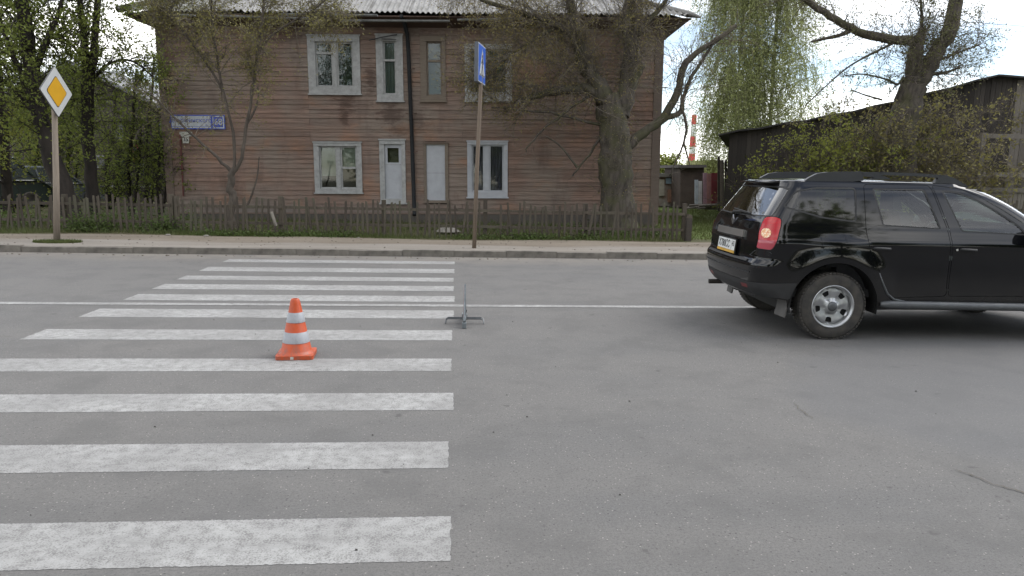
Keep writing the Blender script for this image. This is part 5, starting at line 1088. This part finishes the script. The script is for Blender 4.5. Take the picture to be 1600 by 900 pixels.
Y = 22.5; b = at(20, 345, Y); t = Tree('bright_tree', 'yellow-green bushy tree at the left edge', 7, (b.x, Y, .12)); tr = t.limb(W(Y, (15, 345), (10, 280), (5, 200), (-5, 100), (-15, 0), (-20, -100)), px(8, Y), px(4, Y)); b1 = t.grow(tr, 90, 2.0, .015, .15, .9, .1); b2 = t.grow(b1, 900, .8, .006, .1, .8, 0, K=5, sides=3); t.leaves(b2, 15000, .09, .5, .08); t.finish(B_DARK, L_YEL)
for i, (bx, ht, Y, lab, lf, n) in enumerate(((205, 175, 22.0, 'leafy young tree in front of the dark house left of the brown house', L_GRN, 2600), (250, 215, 21.4, 'slim leafy sapling hugging the left corner of the brown house', L_GRN, 1500), (172, 205, 25.0, 'slim green sapling in front of the green door', L_GRN, 2000), (60, 190, 26.5, 'broad green tree between the leaning trunk and the dark house', L_GRN, 6500), (110, 150, 27.5, 'tall green tree filling the gap behind the forked tree', L_GRN, 6000), (232, 150, 27.0, 'tall thin tree before the gable of the dark house', L_GRN, 1900))):
    b = at(bx, 345, Y); t = Tree('young_tree', lab, 20+i, (b.x, Y, .12), group='young trees left of the house'); tr = t.limb(W(Y, (bx, 345), (bx-4, (345+ht)/2), (bx+5, ht), (bx+8, ht-60)), px(3.5, Y), px(1.2, Y), rough=.02); tr2 = t.limb(W(Y, (bx+2, 340), (bx+12, (345+ht)/2), (bx+16, ht+20)), px(2.2, Y), px(1, Y)); w_ = 1.5 if n > 5500 else .85
    b1 = t.grow(np.concatenate([tr, tr2]), 70, w_, .009, .12, .8, .25); b2 = t.grow(b1, 600, .6, .005, .1, .8, 0, K=4, sides=3); t.leaves(b2, n, .085, .5, .06); t.finish(B_DARK, lf)
# -- bushes before the shed
for i, (bx, top, Y, r, lab, lf, n, bare) in enumerate(((1272, 205, 20.6, 1.0, 'yellow-green bush at the left of the shed wall', L_YEL, 7500, 300), (1310, 185, 20.2, 1.2, 'bright leafy bush in the middle of the shed wall', L_YEL, 7000, 400), (1362, 170, 19.8, 1.3, 'tangled twiggy bush left of the leaning tree trunk', L_OLV, 5000, 1400), (1430, 165, 19.6, 1.35, 'brownish tangled bush around the leaning tree trunk', L_OLV, 6500, 1600), (1470, 140, 19.8, 1.1, 'dark olive bush climbing to the shed roof peak', L_OLV, 8500, 900), (1215, 235, 21.6, .4, 'thin sparse bush at the left corner of the dark shed', L_YEL, 500, 80))):
    b = at(bx, 330, Y); t = Tree('shed_bush', lab, 40+i, (b.x, Y, .12), 'bush', 'bushes along the shed wall'); H_ = at(bx, top, Y).z
    n0 = 26; P0 = np.tile(np.array([b.x, Y, .1]), (n0, 1))+t.rng.normal(0, .25, (n0, 3))*np.array([1, .5, 0]); D = np.tile(np.array([0, 0, 1.0]), (n0, 1))+t.rng.normal(0, .38, (n0, 3)); s0 = gen(t.rng, P0, D, H_*(.6+.5*t.rng.random(n0)), 10, .09, -.01); t.add(s0, taper(n0, 10, .022, .005), 5)
    b1 = t.grow(s0, 150, .8*r, .008, .25, .8, .1, .2, -.04); b2 = t.grow(b1, 700+bare*2, .45, .0045, .1, .8, -.05, .2, -.05, K=4, sides=3); t.leaves(b2, int(n*.85), .085, .55, .05); t.finish(B_WIL if bare > 500 else B_TW, lf, 'stems', 'foliage', B_TWG if bare > 500 else B_TW)
# -- distant trees low on the horizon right of the house
for i, (bx, wpx, top, lab) in enumerate(((1045, 26, 246, 'distant yellow-green tree crown above the patched garage'), (1012, 30, 250, 'distant tree crown just behind the house corner'), (1098, 22, 252, 'distant low tree right of the chimney'))):
    Y = 70; b = at(bx, 300, Y); t = Tree('distant_tree', lab, 60+i, (b.x, Y, 0), group='distant trees behind the garages'); tr = t.limb(W(Y, (bx, 300), (bx, top+15)), px(3, Y), px(1.5, Y), K=6); b1 = t.grow(tr, 40, px(wpx, Y), .05, .2, .8, .2); t.leaves(b1, 2600, .28, .6, .35); t.finish(B_DARK, L_YEL)
# -- trees on the near side, mirrored in the car and the windows
for i, (x, y, h, lab) in enumerate(((-9, -11, 9, 'tall leafy tree on the near roadside, left of the viewer'), (-.5, -13, 14, 'tall leafy tree on the near roadside behind the viewer'), (6, -11, 15, 'tall leafy tree on the near roadside opposite the black car'), (13, -12, 16, 'tall leafy tree on the near roadside, right of the black car'), (20, -11, 8, 'leafy tree farthest right on the near roadside'))):
    t = Tree('roadside_tree', lab, 80+i, (x, y, .1), group='trees on the near roadside'); tr = t.limb([(x, y, .1), (x+.2, y, h*.4), (x, y+.2, h*.9)], .2, .06); b1 = t.grow(tr, 90, 3.4, .04, .15, .8, .2, K=5); t.leaves(b1, 18000, .36, .6, .7, 0); t.finish(B_DARK, L_GRN)

# ================================================================== GRASS AND WEEDS
G_MAT = leaf_mat('grass_blade', (.070, .095, .028), (.09, .115, .032), (.11, .105, .048), .3); W_MAT = leaf_mat('weed_leaf', (.060, .095, .026), (.085, .12, .03), (.05, .072, .022), .3)
def blades(name, label, cat, pts, h, w, seed, mat=G_MAT):
    rng = np.random.default_rng(seed); n = len(pts); P = np.array(pts, float); hh = h*(.5+.9*rng.random(n)); a = rng.random(n)*6.283; dx = np.stack([np.cos(a), np.sin(a), 0*a], 1)*w*.5; ln = rng.normal(0, .35, (n, 3))*hh[:, None]; ln[:, 2] = hh
    V = np.stack([P-dx, P+dx, P+ln], 1).reshape(-1, 3); o = obj(name, quads_mesh(name, V, np.arange(len(V)).reshape(-1, 3), mat)); tag(o, label, cat, kind='stuff'); return o
rng = np.random.default_rng(9)
def scat(n, x0, x1, y0, y1, thr=None):
    x = rng.uniform(x0, x1, n); y = rng.uniform(y0, y1, n); d = .5+.5*np.sin(x*1.7+np.sin(x*.6)*2)*np.sin(x*.43+1.3)
    k = rng.random(n) < (.35+.65*d); return [(a, b, hgt(a, b)-.005) for a, b in zip(x[k], y[k])]
blades('verge_grass', 'strip of green grass along the foot of the picket fence', 'grass', scat(15000, -13, 5.2, 15.85, 16.6), .10, .012, 1)
blades('yard_grass', 'rough grass between the fence and the house wall', 'grass', scat(15000, -14, 5.6, 16.6, 20.8), .16, .014, 2, leaf_mat('dry_grass', (.10, .10, .04), (.085, .105, .03), (.12, .105, .06), .3))
blades('lawn_grass', 'mown lawn beyond the end of the picket fence', 'grass', scat(42000, 5.3, 14, 16.3, 31), .09, .02, 3)
blades('post_grass', 'tuft of grass around the base of the diamond sign post', 'grass', [(-7.72+.45*math.cos(a)*r, 14.62+.22*math.sin(a)*r, .118) for a, r in zip(rng.random(2200)*6.283, np.sqrt(rng.random(2200)))], .05, .012, 4)
def weeds(name, label, centres, seed, size=.05):
    t = Tree(name, label, seed, (centres[0][0], centres[0][1], .1), 'weeds'); C_ = []
    for (x, y, r, h, n) in centres: c = t.rng.normal(0, 1, (n, 3))*np.array([r*.5, r*.3, h*.35]); c[:, 2] = np.abs(c[:, 2]); C_.append(c+np.array([x, y, hgt(x, y)]))
    t.leaf_at(np.vstack(C_), size, .6); n0 = len(centres)*8; P0 = np.array([[c[0], c[1], .1] for c in centres for _ in range(8)]); s0 = gen(t.rng, P0, t.rng.normal(0, .4, (n0, 3))+np.array([0, 0, 1]), .4, 5, .1, 0); t.add(s0, taper(n0, 5, .006, .002), 3); t.finish(B_TW, W_MAT, 'stems', 'foliage'); [tag(c, kind='stuff') for c in t.o.children]
R_ = random.Random(4)
weeds('nettle_patch', 'low nettles along the fence foot below the twisted tree', [(R_.uniform(-5.6, -2.0), R_.uniform(15.95, 16.3), .35, .16, 170) for _ in range(16)], 101)
weeds('nettle_patch', 'low nettles along the fence foot beside the thin sign pole', [(R_.uniform(.1, 3.2), R_.uniform(15.9, 16.3), .35, .18, 160) for _ in range(15)], 102)
weeds('undergrowth', 'tall green undergrowth behind the left picket fence', [(R_.uniform(-12.5, -6.3), R_.uniform(16.7, 18.0), .6, .6, 260) for _ in range(26)], 103, .06)
weeds('fence_scrub', 'leafy scrub growing through the left picket fence', [(R_.uniform(-8.2, -6.2), R_.uniform(16.1, 16.6), .4, .45, 260) for _ in range(12)], 104, .05)
weeds('corner_scrub', 'green scrub by the right end of the picket fence', [(R_.uniform(3.0, 5.1), R_.uniform(16.4, 17.6), .4, .3, 160) for _ in range(10)], 105, .05)
weeds('wall_scrub', 'scrub between the fence and the house plinth', [(R_.uniform(-5.8, 4.6), R_.uniform(17.2, 19.4), .5, .28, 140) for _ in range(22)], 106, .05)
st_m = simple('pale_stone', (.20, .185, .16), .9)
for k, (x0, y0, s_, lab) in enumerate(((322, 362, .06, 'scrap of pale litter on the earth bank left of the twisted tree'), (560, 368, .035, 'small white pebble below the fence near the panelled window'), (262, 362, .06, 'tiny pale stone at the left house corner'), (700, 358, .30, 'flat pale slab behind the fence below the boarded opening'))):
    q = at(x0, y0, 15.75 if k != 3 else 17.2); rr_ = random.Random(k); b = MB().lathe([(.001, -.2*s_), (s_*.7, -.1*s_), (s_, .15*s_), (s_*.6, .45*s_), (.001, .5*s_)], 7); b.v = [(x+rr_.uniform(-.15, .15)*s_, y+rr_.uniform(-.15, .15)*s_, z) for x, y, z in b.v]; tag(b.build('stone', st_m, None, False, (q.x, q.y, hgt(q.x, q.y)+.04*s_)), lab, 'stone')
pb_ = random.Random(17); M_PEB = simple('road_grit', (.05, .045, .04), .9)
gp = MB()
for k in range(45):
    x, y = pb_.uniform(-3, 4), pb_.uniform(2.6, 9); s_ = pb_.uniform(.003, .008); gp.hexa([(x-s_, y-s_*.6, .004), (x+s_, y-s_*.5, .004), (x+s_*.8, y+s_*.6, .004), (x-s_*.8, y+s_*.5, .004)], [(x-s_*.6, y-s_*.3, .004+s_*.7), (x+s_*.5, y-s_*.3, .004+s_*.6), (x+s_*.5, y+s_*.3, .004+s_*.6), (x-s_*.5, y+s_*.3, .004+s_*.7)])
fg = MB()
for k in range(420):
    x, y = pb_.uniform(-12, 7), pb_.choice((pb_.uniform(14.1, 15.6), pb_.uniform(15.1, 15.75), pb_.uniform(13.5, 13.88))); s_ = pb_.uniform(.006, .022); z = hgt(x, y)-.002 if y > 13.97 else .0; fg.hexa([(x-s_, y-s_*.6, z), (x+s_, y-s_*.5, z), (x+s_*.8, y+s_*.6, z), (x-s_*.8, y+s_*.5, z)], [(x-s_*.6, y-s_*.3, z+s_*.7), (x+s_*.5, y-s_*.3, z+s_*.6), (x+s_*.5, y+s_*.3, z+s_*.6), (x-s_*.5, y+s_*.3, z+s_*.7)])
tag(fg.build('footway_grit', simple('footway_grit', (.13, .11, .085), .95, .6, 3)), 'loose stones and litter on the sandy footway', 'grit', kind='stuff')
tag(gp.build('road_grit', M_PEB), 'scattered dark grit and twig scraps on the asphalt', 'grit', kind='stuff')
for k, (pts, lab) in enumerate((((at(1300, 16, 26), at(1450, 30, 26), at(1640, 44, 26)), 'thin overhead wire crossing the sky above the shed tree'), ((at(1480, 190, 27), at(1560, 201, 27), at(1660, 208, 27)), 'lower thin overhead wire beside the shed roof'))):
    tag(MB().tube(pts, .008, 5).build('overhead_wire', M_DARK), lab, 'wire')
